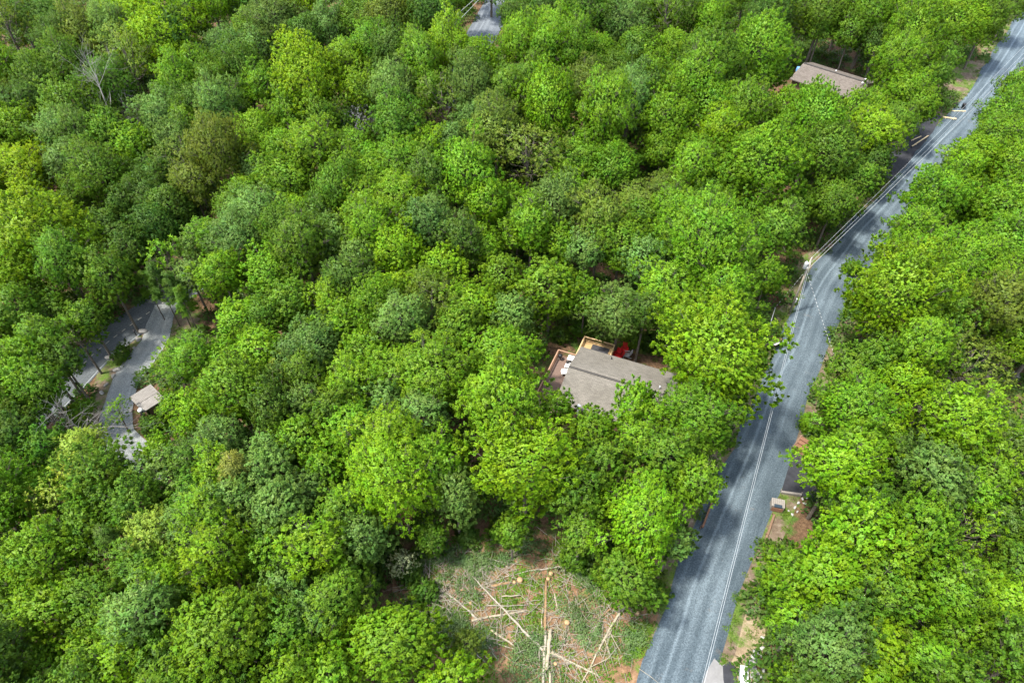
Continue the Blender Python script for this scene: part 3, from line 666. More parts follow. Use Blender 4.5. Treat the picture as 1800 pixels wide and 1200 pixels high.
def poly_px(x, y, P):
    r = False; j = len(P) - 1
    for i in range(len(P)):
        if (P[i][1] > y) != (P[j][1] > y) and x < (P[j][0] - P[i][0]) * (y - P[i][1]) / (P[j][1] - P[i][1]) + P[i][0]: r = not r
        j = i
    return r
rs_ = np.random.RandomState(3)
cand = [(x, y) for y in range(-70, 1330, 14) for x in range(-90, 1900, 14)]; rs_.shuffle(cand)
for x, y in cand:
    out_ = x < -5 or x > 1805 or y < -5 or y > 1205
    if any(poly_px(x, y, P) for P in OPEN_PX): continue
    if min(math.hypot(x - q[0], y - q[1]) / q[2] for q in ROWS) < (1.25 if out_ else 1.04): continue
    rr = (30 if y < 400 else 38 if y < 800 else 46) * rs_.uniform(.9, 1.3) * (1.45 if out_ else 1)
    if any(poly_px(x + .9 * rr * math.cos(a), y + .9 * rr * math.sin(a), P) for P in OPEN_PX for a in (0, .8, 1.57, 2.4, 3.14, 3.9, 4.7, 5.5)): continue
    g = hit(x, y + .5 * rr)
    if dist_line(g, ROAD) < 5 or dist_line(g, PAVED) < 5 or dist_line(g, DRIVE) < 5: continue
    FILL.add((float(x), float(y)))
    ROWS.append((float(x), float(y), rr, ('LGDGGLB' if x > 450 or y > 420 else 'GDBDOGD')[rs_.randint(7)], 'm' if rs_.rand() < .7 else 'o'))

ROWS = [q for q in ROWS if (int(q[0]), int(q[1])) not in HIDDEN]
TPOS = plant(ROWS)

# ------------------------------------------------------------------ verges and bare soil
def soil_material(name, a, b, c3, green):
    m, nt, out = mat(name)
    g = N(nt, 'TexCoord').outputs['Object']
    base = ramp(nt, noise(nt, 1.3, 8, 0.75, g), [(0.3, a), (0.5, b), (0.7, c3)])
    gr = ramp(nt, noise(nt, 0.45, 7, 0.7, g), [(0.5 - green, (0, 0, 0)), (0.62 - green, (1, 1, 1))])
    c = mix(nt, gr, base, ramp(nt, noise(nt, 5, 6, .75, g), [(0.3, (0.035, 0.07, 0.012)), (0.7, (0.13, 0.20, 0.035))]))
    sp = ramp(nt, noise(nt, 12, 5, 0.85, g), [(0.3, (0.5, 0.5, 0.5)), (0.7, (1.45, 1.4, 1.35))])
    finish(nt, out, mix(nt, .8, c, sp, 'MULTIPLY'), 0.95, noise(nt, 10, 5, .8, g), 0.7, 0.08, spec=0.1); return m
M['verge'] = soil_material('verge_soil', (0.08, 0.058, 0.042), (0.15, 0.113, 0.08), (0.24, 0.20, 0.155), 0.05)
M['straw'] = soil_material('straw_soil', (0.17, 0.125, 0.08), (0.27, 0.21, 0.135), (0.36, 0.30, 0.21), 0.01)
M['clearing'] = soil_material('clearing_soil', (0.09, 0.056, 0.035), (0.19, 0.112, 0.062), (0.31, 0.205, 0.12), -0.03)
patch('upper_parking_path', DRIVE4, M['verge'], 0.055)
strip('road_verge', ROAD, 9.6, M['verge'], 0.02, 8, 0.7, 0.0)
CLEAR = [hit(*p)[:2] for p in [(690, 985), (760, 945), (860, 930), (960, 940), (1040, 985), (1120, 1035), (1175, 1030), (1150, 1100), (1120, 1190), (1110, 1290), (900, 1290), (800, 1190), (740, 1140), (690, 1060)]]
patch('clearing_ground', CLEAR, M['clearing'], 0.035)
YARD = [hit(*p)[:2] for p in [(950, 610), (985, 582), (1100, 590), (1180, 615), (1190, 680), (1120, 720), (960, 720)]]
STRAW = [hit(*p)[:2] for p in [(1292, 1150), (1308, 1085), (1330, 1040), (1345, 1100), (1345, 1140), (1325, 1175), (1318, 1215), (1300, 1230), (1284, 1165)]]
patch('straw_ground', STRAW, M['straw'], 0.05)
LVERGE = [hit(*p)[:2] for p in [(172, 652), (215, 615), (258, 572), (276, 560), (268, 590), (240, 625), (215, 650), (190, 710), (175, 770), (150, 760), (160, 700)]]
patch('gravel_verge', LVERGE, M['verge'], 0.045)
LVERGE2 = [hit(*p)[:2] for p in [(300, 560), (325, 540), (352, 560), (340, 585), (312, 605), (300, 645), (275, 660), (262, 668), (280, 610)]]
patch('drive_verge', LVERGE2, M['verge'], 0.045)

# ------------------------------------------------------------------ buildings
def gable_house(root, x0, x1, hw, eave, ridge, over, wall, roof, base=-0.6):
    """walls, roof and ridge cap; local x runs along the ridge, the ridge is at y = 0"""
    sl = (ridge - eave) / hw; i = hw - over; b = MB(); zt = ridge - sl * i - 0.16
    xa, xb = x0 + 0.35, x1 - 0.35
    b.add([(xa, -i, base), (xb, -i, base), (xb, i, base), (xa, i, base), (xa, -i, zt), (xb, -i, zt), (xb, i, zt), (xa, i, zt), (xa, 0, ridge - 0.16), (xb, 0, ridge - 0.16)],
          [(0, 1, 5, 4), (2, 3, 7, 6), (1, 2, 6, 9, 5), (3, 0, 4, 8, 7), (3, 2, 1, 0)])
    b.build('wall', wall, root)
    r = MB(); t = 0.14
    pr = [(-hw, eave), (0, ridge), (hw, eave), (hw, eave - t), (0, ridge - t), (-hw, eave - t)]
    vs = [(x0, y, z) for y, z in pr] + [(x1, y, z) for y, z in pr]
    r.add(vs, [(0, 6, 7, 1), (1, 7, 8, 2), (2, 8, 9, 3), (3, 9, 10, 4), (4, 10, 11, 5), (5, 11, 6, 0), (0, 1, 4, 5), (1, 2, 3, 4), (6, 11, 10, 7), (7, 10, 9, 8)])
    ro = r.build('roof', roof, root)
    return ro

def window(root, x, y, z, w, h, along='y'):
    b = MB(); d = (0.08, w, h) if along == 'y' else (w, 0.08, h)
    b.box((x, y, z), d); f = b.build('window', M['white'], root)
    p = MB(); d2 = (0.10, w - .18, h - .18) if along == 'y' else (w - .18, 0.10, h - .18)
    p.box((x, y, z), d2); p.build('pane', M['glass'], f)

def pipe(parent, name, x, y, z, h, r, m, cap=None):
    b = MB(); b.lathe([(r, 0), (r, h)], 10, (x, y, z)); o = b.build(name, m, parent)
    if cap:
        c = MB(); c.lathe([(r * 1.5, 0), (r * 1.6, 0.04), (r * 1.1, 0.16), (0.02, 0.22)], 10, (x, y, z + h + 0.01)); c.build('cap', cap, o)
    return o

# the cabin in the middle of the picture
O = at_z(1000.4, 642.2, 5.7); e = at_z(1105, 673.5, 5.7) - O
CANG = math.atan2(e[1], e[0]); CZ = float(T(O[0] + 5, O[1]))
def cab(x, y, z=0.0):
    return Vector((O[0] + x * math.cos(CANG) - y * math.sin(CANG), O[1] + x * math.sin(CANG) + y * math.cos(CANG), CZ + z))
cabin = thing('cabin', 'brown cabin with tan shingled gable roof, ringed by trees beside its decks', 'cabin', cab(0, 0), CANG)
ro = gable_house(cabin, 0, 13.0, 4.72, 4.15, 5.45, 0.5, M['siding'], M['shingle'])
b = MB(); b.box((6.5, -0.13, 5.45), (12.96, 0.16, 0.09)); b.build('ridge_strip', M['trim'], ro)  # dark strip on the near slope: the ridge's shadow line put into colour
b = MB(); b.box((6.5, 0.17, 5.49), (12.96, 0.34, 0.07)); b.build('ridge_vent', M['shingle'], ro)
pipe(ro, 'vent_pipe', 4.1, 3.9, 4.3, 0.42, 0.07, M['dark'])
pipe(ro, 'vent_pipe', 0.9, -3.3, 4.5, 0.30, 0.11, M['dark'])
pipe(ro, 'vent_pipe', 10.6, 0.8, 5.2, 0.5, 0.09, M['metal'])
pipe(cabin, 'chimney', 2.9, -5.0, 2.6, 2.5, 0.17, M['metal'], M['white'])
window(cabin, 0.34, 2.0, 2.2, 1.8, 2.0); window(cabin, 0.34, -2.0, 2.3, 1.3, 1.1)
window(cabin, 2.0, 4.23, 2.1, 1.8, 2.0, 'x'); window(cabin, 7.5, 4.23, 2.3, 1.3, 1.1, 'x')

def deck(name, label, x0, x1, y0, y1, zf, floor_m, rail_m, sides, along, rh=1.0):
    root = thing(name, label, 'deck', cab((x0 + x1) / 2, (y0 + y1) / 2), CANG)
    cx, cy = (x0 + x1) / 2, (y0 + y1) / 2; W, Hh = x1 - x0, y1 - y0
    b = MB(); s = 0.15
    if along == 'y':
        for k in range(int(W / s)): b.box((-W / 2 + s * (k + .5), 0, zf - .02), (s - .012, Hh, .05))
    else:
        for k in range(int(Hh / s)): b.box((0, -Hh / 2 + s * (k + .5), zf - .02), (W, s - .012, .05))
    b.build('floor', floor_m, root)
    b = MB()
    for px in (-W / 2 + .15, W / 2 - .15):
        for py in (-Hh / 2 + .15, 0, Hh / 2 - .15): b.box((px, py, zf / 2 - .35), (.14, .14, zf + .6))
    b.build('support_post', rail_m, root)
    b = MB(); t = MB()
    for sd in sides:
        if sd in 'ab':
            yy = Hh / 2 - .07 if sd == 'b' else -Hh / 2 + .07
            t.box((0, yy, zf + rh), (W, .15, .06)); b.box((0, yy, zf + .12), (W - .2, .05, .08))
            for k in range(int(W / .16)): b.box((-W / 2 + .1 + k * .16, yy, zf + .12 + rh * .42), (.04, .04, rh * .84))
        else:
            xx = W / 2 - .07 if sd == 'r' else -W / 2 + .07
            t.box((xx, -.08, zf + rh + .003), (.15, Hh - .16, .06)); b.box((xx, 0, zf + .12), (.05, Hh - .2, .08))
            for k in range(int(Hh / .16)): b.box((xx, -Hh / 2 + .1 + k * .16, zf + .12 + rh * .42), (.04, .04, rh * .84))
    rl = b.build('railing', rail_m, root); t.build('top_rail', rail_m, rl)
    return root
deck('deck', 'reddish brown deck on the gable end of the tan-roofed cabin', -3.0, 0.28, -4.0, 5.1, 1.05, M['deck'], M['rail'], 'lb', 'y')
deck('deck', 'new honey-coloured wooden deck behind the tan-roofed cabin', -0.75, 3.4, 4.30, 8.9, 1.0, M['newdeck'], M['newrail'], 'lbr', 'x', .74)
r = thing('outdoor_mat', 'charcoal outdoor mat lying on the honey-coloured deck', 'mat', cab(1.7, 7.75, 1.02), CANG)
b = MB(); b.box((0, 0, .02), (2.3, 1.7, .025), bev=.008); b.build('mat', M['mat'], r)
b = MB()
for dx, dy, sx, sy in ((0, .81, 2.2, .06), (0, -.81, 2.2, .06), (1.09, 0, .06, 1.56), (-1.09, 0, .06, 1.56)): b.box((dx, dy, .034), (sx, sy, .012))
b.build('border', M['trim'], r)

def lounge_chair(label, x, y, z, rz):
    r = thing('lounge_chair', label, 'chair', cab(x, y, z), CANG + rz, 'white chairs on the deck')
    b = MB(); b.box((0, .1, .38), (.7, .95, .08), bev=.02); b.build('seat', M['white'], r)
    b = MB(); b.box((0, -.50, .70), (.7, .08, .72), rx=.42, bev=.02); b.build('backrest', M['white'], r)
    for s in (-1, 1):
        b = MB(); b.box((s * .38, .05, .58), (.09, .9, .05), bev=.01); b.build('armrest', M['white'], r)
        for t in (-.3, .45):
            b = MB(); b.box((s * .36, t, .28), (.07, .07, .56)); b.build('leg', M['white'], r)
    return r
lounge_chair('white deck chair turned across the boards, farther along from the table', -1.0, 2.35, 1.06, 2.0)
lounge_chair('white deck chair between the white table and the turned chair', -0.9, 3.45, 1.06, 1.6)
r = thing('table', 'white rectangular table on the reddish deck beside the gable', 'table', cab(-0.75, 4.55, 1.06), CANG)
b = MB(); b.box((0, 0, .73), (1.5, .85, .05), bev=.015); b.build('tabletop', M['white'], r)
for sx in (-.65, .65):
    for sy in (-.34, .34):
        b = MB(); b.box((sx, sy, .35), (.06, .06, .70)); b.build('leg', M['white'], r)
r = thing('deck_chair', 'small black metal chair beside the white deck table', 'chair', cab(-1.25, 3.98, 1.06), CANG + .4)
b = MB(); b.box((0, 0, .44), (.48, .48, .05), bev=.01); b.build('seat', M['dark'], r)
b = MB(); b.box((0, -.24, .72), (.48, .05, .5), rx=.15, bev=.01); b.build('backrest', M['dark'], r)
for sx in (-.2, .2):
    for sy in (-.2, .2):
        b = MB(); b.box((sx, sy, .21), (.04, .04, .42)); b.build('leg', M['dark'], r)
r = thing('kettle_grill', 'round black kettle grill in the corner of the deck railing', 'grill', cab(-2.45, 4.35, 1.06), CANG)
b = MB(); b.lathe([(.08, .5), (.24, .58), (.30, .74)], 14); b.build('bowl', M['dark'], r)
b = MB(); b.lathe([(.31, .745), (.27, .9), (.14, 1.0), (.03, 1.02)], 14); b.build('lid', M['dark'], r)
for k in range(3):
    a = k * 2.094; b = MB(); b.tube([(math.cos(a) * .3, math.sin(a) * .3, 0), (math.cos(a) * .12, math.sin(a) * .12, .56)], .018, 5); b.build('leg', M['metal'], r)

def slatted_chair(label, px, py, m, rz):
    p = hit(px, py, 0.5); r = thing('slatted_chair', label, 'chair', (p[0], p[1], float(T(p[0], p[1]))), rz)
    b = MB()
    for k in range(6): b.box((0, .35 - k * .12, .40 - k * .025), (.62, .105, .03), rx=-.2)
    b.build('seat', m, r); b = MB()
    for k in range(5): b.box((-.26 + k * .13, -.50, .72 + (.04 if k in (1, 2, 3) else 0)), (.115, .03, .86), rx=.42)
    b.build('backrest', m, r)
    for s in (-1, 1):
        b = MB(); b.box((s * .40, .02, .58), (.15, .78, .03), bev=.01); b.build('armrest', m, r)
        b = MB(); b.box((s * .36, .36, .28), (.05, .1, .57)); b.build('leg', m, r)
        b = MB(); b.box((s * .36, -.18, .22), (.05, .95, .1), rx=.28); b.build('leg', m, r)
slatted_chair('bright red slatted yard chair close behind the cabin eave', 1083.5, 622.5, M['red'], 2.4)
slatted_chair('dark red slatted yard chair in the shade, farther from the cabin', 1098, 613.5, M['red'], 2.9)
slatted_chair('pale grey yard chair beside the red ones', 1102, 621.5, M['greyplastic'], 1.4)
slatted_chair('second red yard chair almost touching the bright red one', 1088, 623.8, M['red'], 1.5)

# the second house, farther up the road
O2 = at_z(1416, 112, 9.6); e2 = at_z(1529, 147, 9.6) - O2; A2 = math.atan2(e2[1], e2[0]); L2 = float(np.hypot(e2[0], e2[1]))
Z2 = float(T(O2[0] + 5, O2[1] - 3))
h2 = thing('house', 'house with brown shingled gable roof half hidden among trees up the road', 'house', (O2[0], O2[1], Z2), A2)
ro2 = gable_house(h2, -0.4, L2, 4.7, 3.5, 9.6 - Z2, 0.5, M['siding'], M['brown_shingle'])
b = MB(); b.box((L2 / 2 - .2, 0, 9.6 - Z2 + .03), (L2 + .3, 0.34, 0.10)); b.build('ridge_strip', M['trim'], ro2)
pipe(ro2, 'vent_pipe', L2 - 1.2, 1.1, 9.6 - Z2 - .4, .35, .13, M['metal'], M['white'])
pipe(ro2, 'vent_pipe', L2 - 1.0, -.8, 9.6 - Z2 - .3, .35, .13, M['metal'], M['white'])
pipe(ro2, 'vent_pipe', 5.0, 2.6, 9.6 - Z2 - .9, .3, .13, M['metal'])
window(h2, L2 - .36, -1.5, 2.0, 1.4, 1.2); window(h2, L2 - .36, 1.6, 2.0, 1.4, 1.2)
q = Vector((O2[0], O2[1], 0)) + Vector((math.cos(A2) * -.9, math.sin(A2) * -.9, 0))
r = thing('water_barrel', 'blue plastic barrel on a timber stand at the brown roof end', 'barrel', (q.x, q.y, Z2), A2)
b = MB()
for sx in (-.4, .4):
    for sy in (-.4, .4): b.box((sx, sy, 1.35), (.12, .12, 2.7))
b.box((0, 0, 2.74), (1.1, 1.1, .08)); b.build('stand', M['timber'], r)
b = MB(); b.lathe([(.40, 2.79), (.47, 3.1), (.50, 3.4), (.47, 3.7), (.40, 3.95), (.1, 4.0)], 16); b.build('body', M['blue'], r)

# the hut by the gravel drive
O3 = at_z(239.3, 711, -2.0); e3 = at_z(270, 692, -2.0) - O3; A3 = math.atan2(e3[1], e3[0]); Z3 = float(T(O3[0], O3[1]))
hut = thing('hut', 'small hut with pale gable roof and black stovepipe beside the gravel drive', 'hut', (O3[0], O3[1], Z3), A3)
ro3 = gable_house(hut, 0, 2.9, 1.8, 2.15, -2.0 - Z3, 0.25, M['siding'], M['hut_shingle'])
b = MB(); b.box((1.45, 0, -2.0 - Z3 + .02), (2.86, 0.22, 0.07)); b.build('ridge_strip', M['hut_shingle'], ro3)
window(hut, .34, 0, 1.6, 1.0, 1.0)
p = hit(254, 733, 1.0)
r = thing('stovepipe', 'black stovepipe with white cap standing in front of the hut', 'stovepipe', (p[0], p[1], float(T(p[0], p[1]))))
b = MB(); b.lathe([(.19, -.2), (.19, 2.35)], 12); b.build('pipe', M['dark'], r)
b = MB(); b.lathe([(.30, 2.36), (.32, 2.42), (.22, 2.62), (.03, 2.68)], 12); b.build('cap', M['white'], r)

# ------------------------------------------------------------------ the utility pole and its wires
PH = 9.6; PT = hit(1426, 455, PH); PB = (PT[0], PT[1], float(T(PT[0], PT[1])))
pole = thing('utility_pole', 'grey wooden utility pole with transformer standing on the road shoulder', 'utility pole', PB)
b = MB(); b.tube([(0, 0, -.5), (0, 0, PH * .5), (0, 0, PH)], [.17, .14, .11], 10); b.build('post', M['pole'], pole)
b = MB(); b.tube([(0, 0, PH - 1.7), (0, 0, PH - .2)], .02, 5)
tdx, tdy = -0.42, -0.12
b = MB(); b.lathe([(.23, -1.0), (.27, -.95), (.27, -.12), (.24, 0), (.05, .03)], 14, (tdx, tdy, PH - .5)); tf = b.build('transformer', M['metal'], pole)
b = MB(); b.lathe([(.04, 0), (.06, .08), (.03, .16), (.04, .24)], 8, (tdx - .08, tdy, PH - .48)); b.build('bushing', M['white'], tf)
b = MB(); b.box((.1, .05, PH - 1.35), (1.2, .09, .11), rz=.9); ca = b.build('crossarm', M['pole'], pole)
for k, (dx, dy, dz) in enumerate(((0, 0, PH), (.40, .50, PH - 1.30), (-.2, -.36, PH - 1.30))):
    b = MB(); b.lathe([(.05, 0), (.07, .06), (.04, .13), (.06, .2), (.02, .24)], 8, (dx, dy, dz + .0)); b.build('insulator', M['white'], pole)

def wire(name, label, a, bb, sag, r, m, group=None, seg=24, cat='cable'):
    a, bb = np.array(a, float), np.array(bb, float); pts = []
    for k in range(seg + 1):
        t = k / seg; p = a + (bb - a) * t; p[2] -= sag * 4 * t * (1 - t); pts.append(p)
    b = MB(); b.tube(pts, r, 5); me = b.mesh(name)
    L = float(np.linalg.norm(bb - a)); uv = me.uv_layers.new(name='UVMap')
    ids = np.empty(len(me.loops), int); me.loops.foreach_get('vertex_index', ids); uv.data.foreach_set('uv', np.stack([(ids // 5) / seg * L * .62, ids * 0.], 1).ravel())
    o = link_mesh(name, me, m); tag(o, label, cat, group); return o
top = np.array([PB[0], PB[1], PB[2] + PH + .2])
far1 = hit(1800, 78, 11.0); far2 = hit(1800, 84, 10.2)
def ext(a, bb, k): return np.array(a) + (np.array(bb) - np.array(a)) * k
wire('power_line', 'topmost bright wire running from the pole up along the road', top, ext(top, far1, 1.35), .9, .012, M['wire'], 'wires along the road')
arm = np.array([PB[0] + .40, PB[1] + .5, PB[2] + PH - 1.08])
wire('power_line', 'lower bright wire from the pole crossarm up along the road', arm, ext(arm, hit(1800, 90, 10.0), 1.35), 1.0, .012, M['wire'], 'wires along the road')
arm2 = np.array([PB[0] + .05, PB[1] + .1, PB[2] + PH - 2.0])
wire('power_line', 'thick grey telephone cable below the bright wires up the road', arm2, ext(arm2, hit(1800, 98, 8.4), 1.35), 1.0, .02, M['greyplastic'], 'wires along the road')
n1 = hit(1240, 1196, 10.2); n2 = hit(1234, 1202, 9.3)
wire('power_line', 'upper pale wire running from the pole down the road past the clearing', top, ext(top, n1, 1.25), .5, .013, M['wire'], 'wires along the road', 36)
wire('power_line', 'lower pale wire running from the pole down the road past the clearing', arm2 + np.array([0, 0, .6]), ext(arm2, n2, 1.25), .5, .013, M['wire'], 'wires along the road', 36)
g1 = hit(1347, 592, .1)
gm = hit(1363, 540, 2.2)
wire('guy_wire', 'twisted guy wire slanting from the utility pole to the ground', (PB[0] - .05, PB[1], PB[2] + PH - 1.9), gm, .0, .015, M['cable'])
r = wire('guy_guard', 'pale grey guard rod sheathing the guy wire foot', gm, g1, 0, .05, M['greyplastic'], None, 2, 'guard rod')
s2 = hit(1474, 640, 3.2)
wire('service_cable', 'thin twisted service cable crossing over the road to the right trees', (PB[0] + .2, PB[1] + .05, PB[2] + PH - 2.3), ext(hit(1440, 533, 6.5), s2, 1.2), .25, .013, M['cable'])
fa, fb = hit(830, 0, 10), hit(757, 62, 9)
wire('power_line', 'left thin wire over the road gap in the treetops', ext(fb, fa, 1.5), ext(fa, fb, 1.25), .3, .03, M['wire'], 'wires over the far road')
fa, fb = hit(839, 0, 10), hit(790, 50, 9)
wire('power_line', 'second thin wire over the road gap in the treetops', ext(fb, fa, 1.5), ext(fa, fb, 1.25), .3, .03, M['wire'], 'wires over the far road')

p = hit(1398, 530, .5)
r = thing('marker_post', 'short pale cylindrical utility marker on the road shoulder', 'marker post', (p[0], p[1], float(T(p[0], p[1]))))
b = MB(); b.lathe([(.14, -.1), (.14, .95)], 12); b.build('post', M['greyplastic'], r)
b = MB(); b.lathe([(.17, .955), (.17, 1.05), (.1, 1.12)], 12); b.build('cap', M['white'], r)

def trash_bin(label, px, py, rz, wm, lm, open_=False):
    p = hit(px, py, .5); r = thing('wooden_bin', label, 'bin', (p[0], p[1], float(T(p[0], p[1]))), rz)
    b = MB()
    for k in range(6):
        z = .09 + k * .17
        for sx, sy, d in ((0, -.45, (1.5, .05, .15)), (0, .45, (1.5, .05, .15)), (-.73, 0, (.05, .86, .15)), (.73, 0, (.05, .86, .15))): b.box((sx, sy, z), d)
    b.build('body', wm, r)
    for sx in (-.76, .76):
        for sy in (-.47, .47):
            b = MB(); b.box((sx, sy, .53), (.09, .09, 1.1)); b.build('leg', wm, r)
    b = MB()
    for k in range(7): b.box((-.72 + k * .24, .05, 1.13 + .0), (.21, 1.15, .05), rx=.14)
    lid = b.build('lid', lm, r)
    return r
rb = trash_bin('rust-brown wooden bin with sloping lid at the road shoulder', 1360, 601, .5, M['rust_timber'], M['rust_timber'])
b = MB(); b.box((-.1, -.62, .95), (1.45, .05, .75), rx=1.0); b.build('panel', M['greyplastic'], rb)
gb = trash_bin('grey slatted wooden bin with dark opening on the verge', 1366, 888, -.25, M['grey_timber'], M['grey_timber']); gb.scale = (.82, .82, .85)
b = MB(); b.box((0, -.40, 1.09), (1.0, .42, .08), rx=.14); b.build('opening', M['glass'], gb)
b = MB(); b.box((0, -.62, .5), (1.4, .06, .7)); b.build('door', M['rust_timber'], gb)

# timber steps and wall above the black driveway
p = hit(1417, 789, .3)
r = thing('timber_steps', 'rust-brown timber steps above the black asphalt driveway', 'steps', (p[0], p[1], float(T(p[0], p[1]))), -.75)
for k in range(4):
    b = MB(); b.box((0, .5 * k - .7, .10 + .16 * k), (2.3, .48, .2), bev=.02); b.build('step', M['rust_timber'], r)
for s in (-1, 1):
    b = MB(); b.box((s * 1.24, .1, .33), (.16, 2.2, .3), rx=.3); b.build('stringer', M['timber'], r)
def bar_thing(name, label, cat, p1, p2, w, h, m, z=0.0, grp=None):
    a, c = hit(*p1), hit(*p2); d = c - a; L = float(np.hypot(d[0], d[1])); mid = (a + c) / 2
    r = thing(name, label, cat, (mid[0], mid[1], float(T(mid[0], mid[1]))), math.atan2(d[1], d[0]), grp)
    b = MB(); n = max(1, int(L / 2.4))
    for k in range(n): b.box((-L / 2 + L / n * (k + .5), random.uniform(-.03, .03), h / 2 + z), (L / n - .03, w, h), bev=min(w, h) * .15)
    b.build('beam', m, r)
    for k in range(n + 1):
        q = MB(); q.box((-L / 2 + L / n * k, w * .5 + .045, (h + z) * .5), (.09, .08, h + z + .12)); q.build('stake', m, r)
    return r
bar_thing('timber_edging', 'long weathered timber edging along the verge below the grey bin', 'edging', (1336, 978), (1360, 905), .22, .24, M['timber'])
bar_thing('timber_edging', 'short stone-grey timber wall between black driveway and grey bin', 'edging', (1372, 866), (1408, 872), .25, .4, M['grey_timber'])
bar_thing('guard_rail', 'low brown timber rail at the road edge under overhanging leaves', 'guard rail', (1233, 930), (1250, 885), .2, .3, M['rust_timber'], .35)

def lumber(label, p1, p2, w=.14, h=.05):
    a, c = hit(*p1), hit(*p2); d = c - a; L = float(np.hypot(d[0], d[1])); mid = (a + c) / 2
    o = MB().box((0, 0, h / 2 + .06), (L, w, h)).box((L * .3, .0, .03), (.1, w * 1.6, .055)).box((-L * .3, 0, .03), (.1, w * 1.6, .055)).build('lumber_board', M['lumber'])
    o.location = (mid[0], mid[1], float(T(mid[0], mid[1])) + .06); o.rotation_euler = (0, 0, math.atan2(d[1], d[0])); tag(o, label, 'board', 'new boards by the driveways')
lumber('longest new board slanting over the upper dark driveway', (1602, 260), (1634, 237), .2)
lumber('short thin board beside the slanting driveway board', (1601, 249), (1619, 240), .14)
lumber('straight pale board across the verge close to the black bin', (1672, 196), (1697, 197), .2)
lumber('thick pale board end poking from the trees by the road', (1657, 207), (1680, 211), .35, .12)
p = hit(1694, 187, .5)
r = thing('trash_can', 'black trash can standing on the road edge by the boards', 'trash can', (p[0], p[1], float(T(p[0], p[1]))), .6)
b = MB(); b.lathe([(.27, 0), (.34, .9), (.35, .92)], 14); b.build('body', M['dark'], r)
b = MB(); b.lathe([(.37, .925), (.37, .97), (.22, 1.05), (.04, 1.07)], 14); b.build('lid', M['dark'], r)

# pale utility box by the apron
p = hit(1306, 1192, .4)
r = thing('utility_box', 'pale rectangular utility box beside the concrete driveway apron', 'utility box', (p[0], p[1], float(T(p[0], p[1]))), 1.35)
b = MB(); b.box((0, 0, .42), (1.8, .62, .9), bev=.03); b.build('body', M['greyplastic'], r)
b = MB(); b.box((0, 0, .90), (1.9, .70, .08), bev=.02); b.build('lid', M['white'], r)
b = MB(); b.box((0, .32, .45), (.7, .03, .6)); b.build('door', M['metal'], r)

p = hit(238, 586, .7)
r = thing('mailbox', 'black mailbox on a leaning post at the gravel drive mouth', 'mailbox', (p[0], p[1], float(T(p[0], p[1]))), .6)
b = MB(); b.box((0, 0, .5), (.12, .12, 1.15)); b.build('post', M['dark'], r)
b = MB(); b.box((0, .12, 1.15), (.26, .55, .2), bev=.03); b.box((0, .12, 1.26), (.18, .55, .08), bev=.03); b.build('box', M['dark'], r)

# ------------------------------------------------------------------ rocks
def rock_mesh(seed):
    rs = random.Random(seed); bm = bmesh.new(); bmesh.ops.create_icosphere(bm, subdivisions=2, radius=0.5)
    ax = [(Vector((rs.gauss(0, 1), rs.gauss(0, 1), rs.gauss(0, 1))).normalized(), rs.uniform(.26, .44)) for _ in range(9)]
    for v in bm.verts:
        for n, d in ax:
            t = v.co.dot(n) - d
            if t > 0: v.co -= n * t * .9
        v.co *= 1 + rs.uniform(-.03, .03)
    me = bpy.data.meshes.new('rock'); bm.to_mesh(me); bm.free(); return me
RK = [rock_mesh(k) for k in range(5)]
RKW = [m.copy() for m in RK]
for m in RK: m.materials.append(M['rock'])
for m in RKW: m.materials.append(M['white_rock'])
def rock(px, py, s, label, grp, white=False, name='rock'):
    p = hit(px, py, .15); o = bpy.data.objects.new(name, (RKW if white else RK)[random.randrange(5)]); C.objects.link(o)
    o.location = (p[0], p[1], float(T(p[0], p[1])) + s * .22); o.rotation_euler = (random.uniform(-.3, .3), random.uniform(-.3, .3), random.uniform(0, 6.3))
    o.scale = (s * random.uniform(.9, 1.3), s * random.uniform(.7, 1), s * random.uniform(.55, .8)); tag(o, label, 'rock', grp)
for q in [(1331, 1146, .9), (1327, 1158, 1.0), (1322, 1166, .8), (1338, 1140, .7), (1337, 1152, .7), (1332, 1166, .6), (1350, 1131, .5), (1341, 1120, .5), (1318, 1173, .6), (1325, 1176, .7), (1331, 1181, .5), (1322, 1186, .6), (1330, 1193, .6), (1337, 1186, .5), (1342, 1176, .5), (1313, 1168, .6), (1328, 1203, .5)]:
    rock(*q, 'white boulder in the riprap beside the pale utility box', 'white riprap rocks', True)
for q in [(1398, 891, .6), (1404, 883, .7), (1411, 876, .6), (1415, 884, .6), (1393, 903, .5), (1402, 898, .5), (1418, 874, .5), (1386, 896, .4)]:
    rock(q[0], q[1], q[2] * .65, 'pale stone in the scatter below the black asphalt driveway', 'pale scattered stones', True)
for x, y, s, l in [(252, 583, 1.3, 'dark boulder at the tip of the verge by the drive mouth'), (244, 597, .9, 'flat tan rock on the verge just below the mailbox'), (240, 593, .6, 'small rock touching the flat tan verge rock'), (206, 650, 1.0, 'pale blocky rock on the verge beside the gravel drive bend'),
                   (199, 661, .8, 'smaller pale rock just below the blocky verge rock'), (236, 611, .5, 'small mossy rock halfway along the grassy verge'), (186, 676, .6, 'small grey rock alone low on the shaded verge'), (179, 690, .8, 'grey rock lowest on the shaded verge, near bare twigs'), (190, 628, .9, 'dark rock against the paved road edge'), (231, 722, .6, 'pale rock in front of the hut gable')]:
    rock(x, y, s, l, 'rocks on the verge')
rock(1781, 662, 1.9, 'lone grey boulder in the dark clearing among the right trees', None, name='boulder')

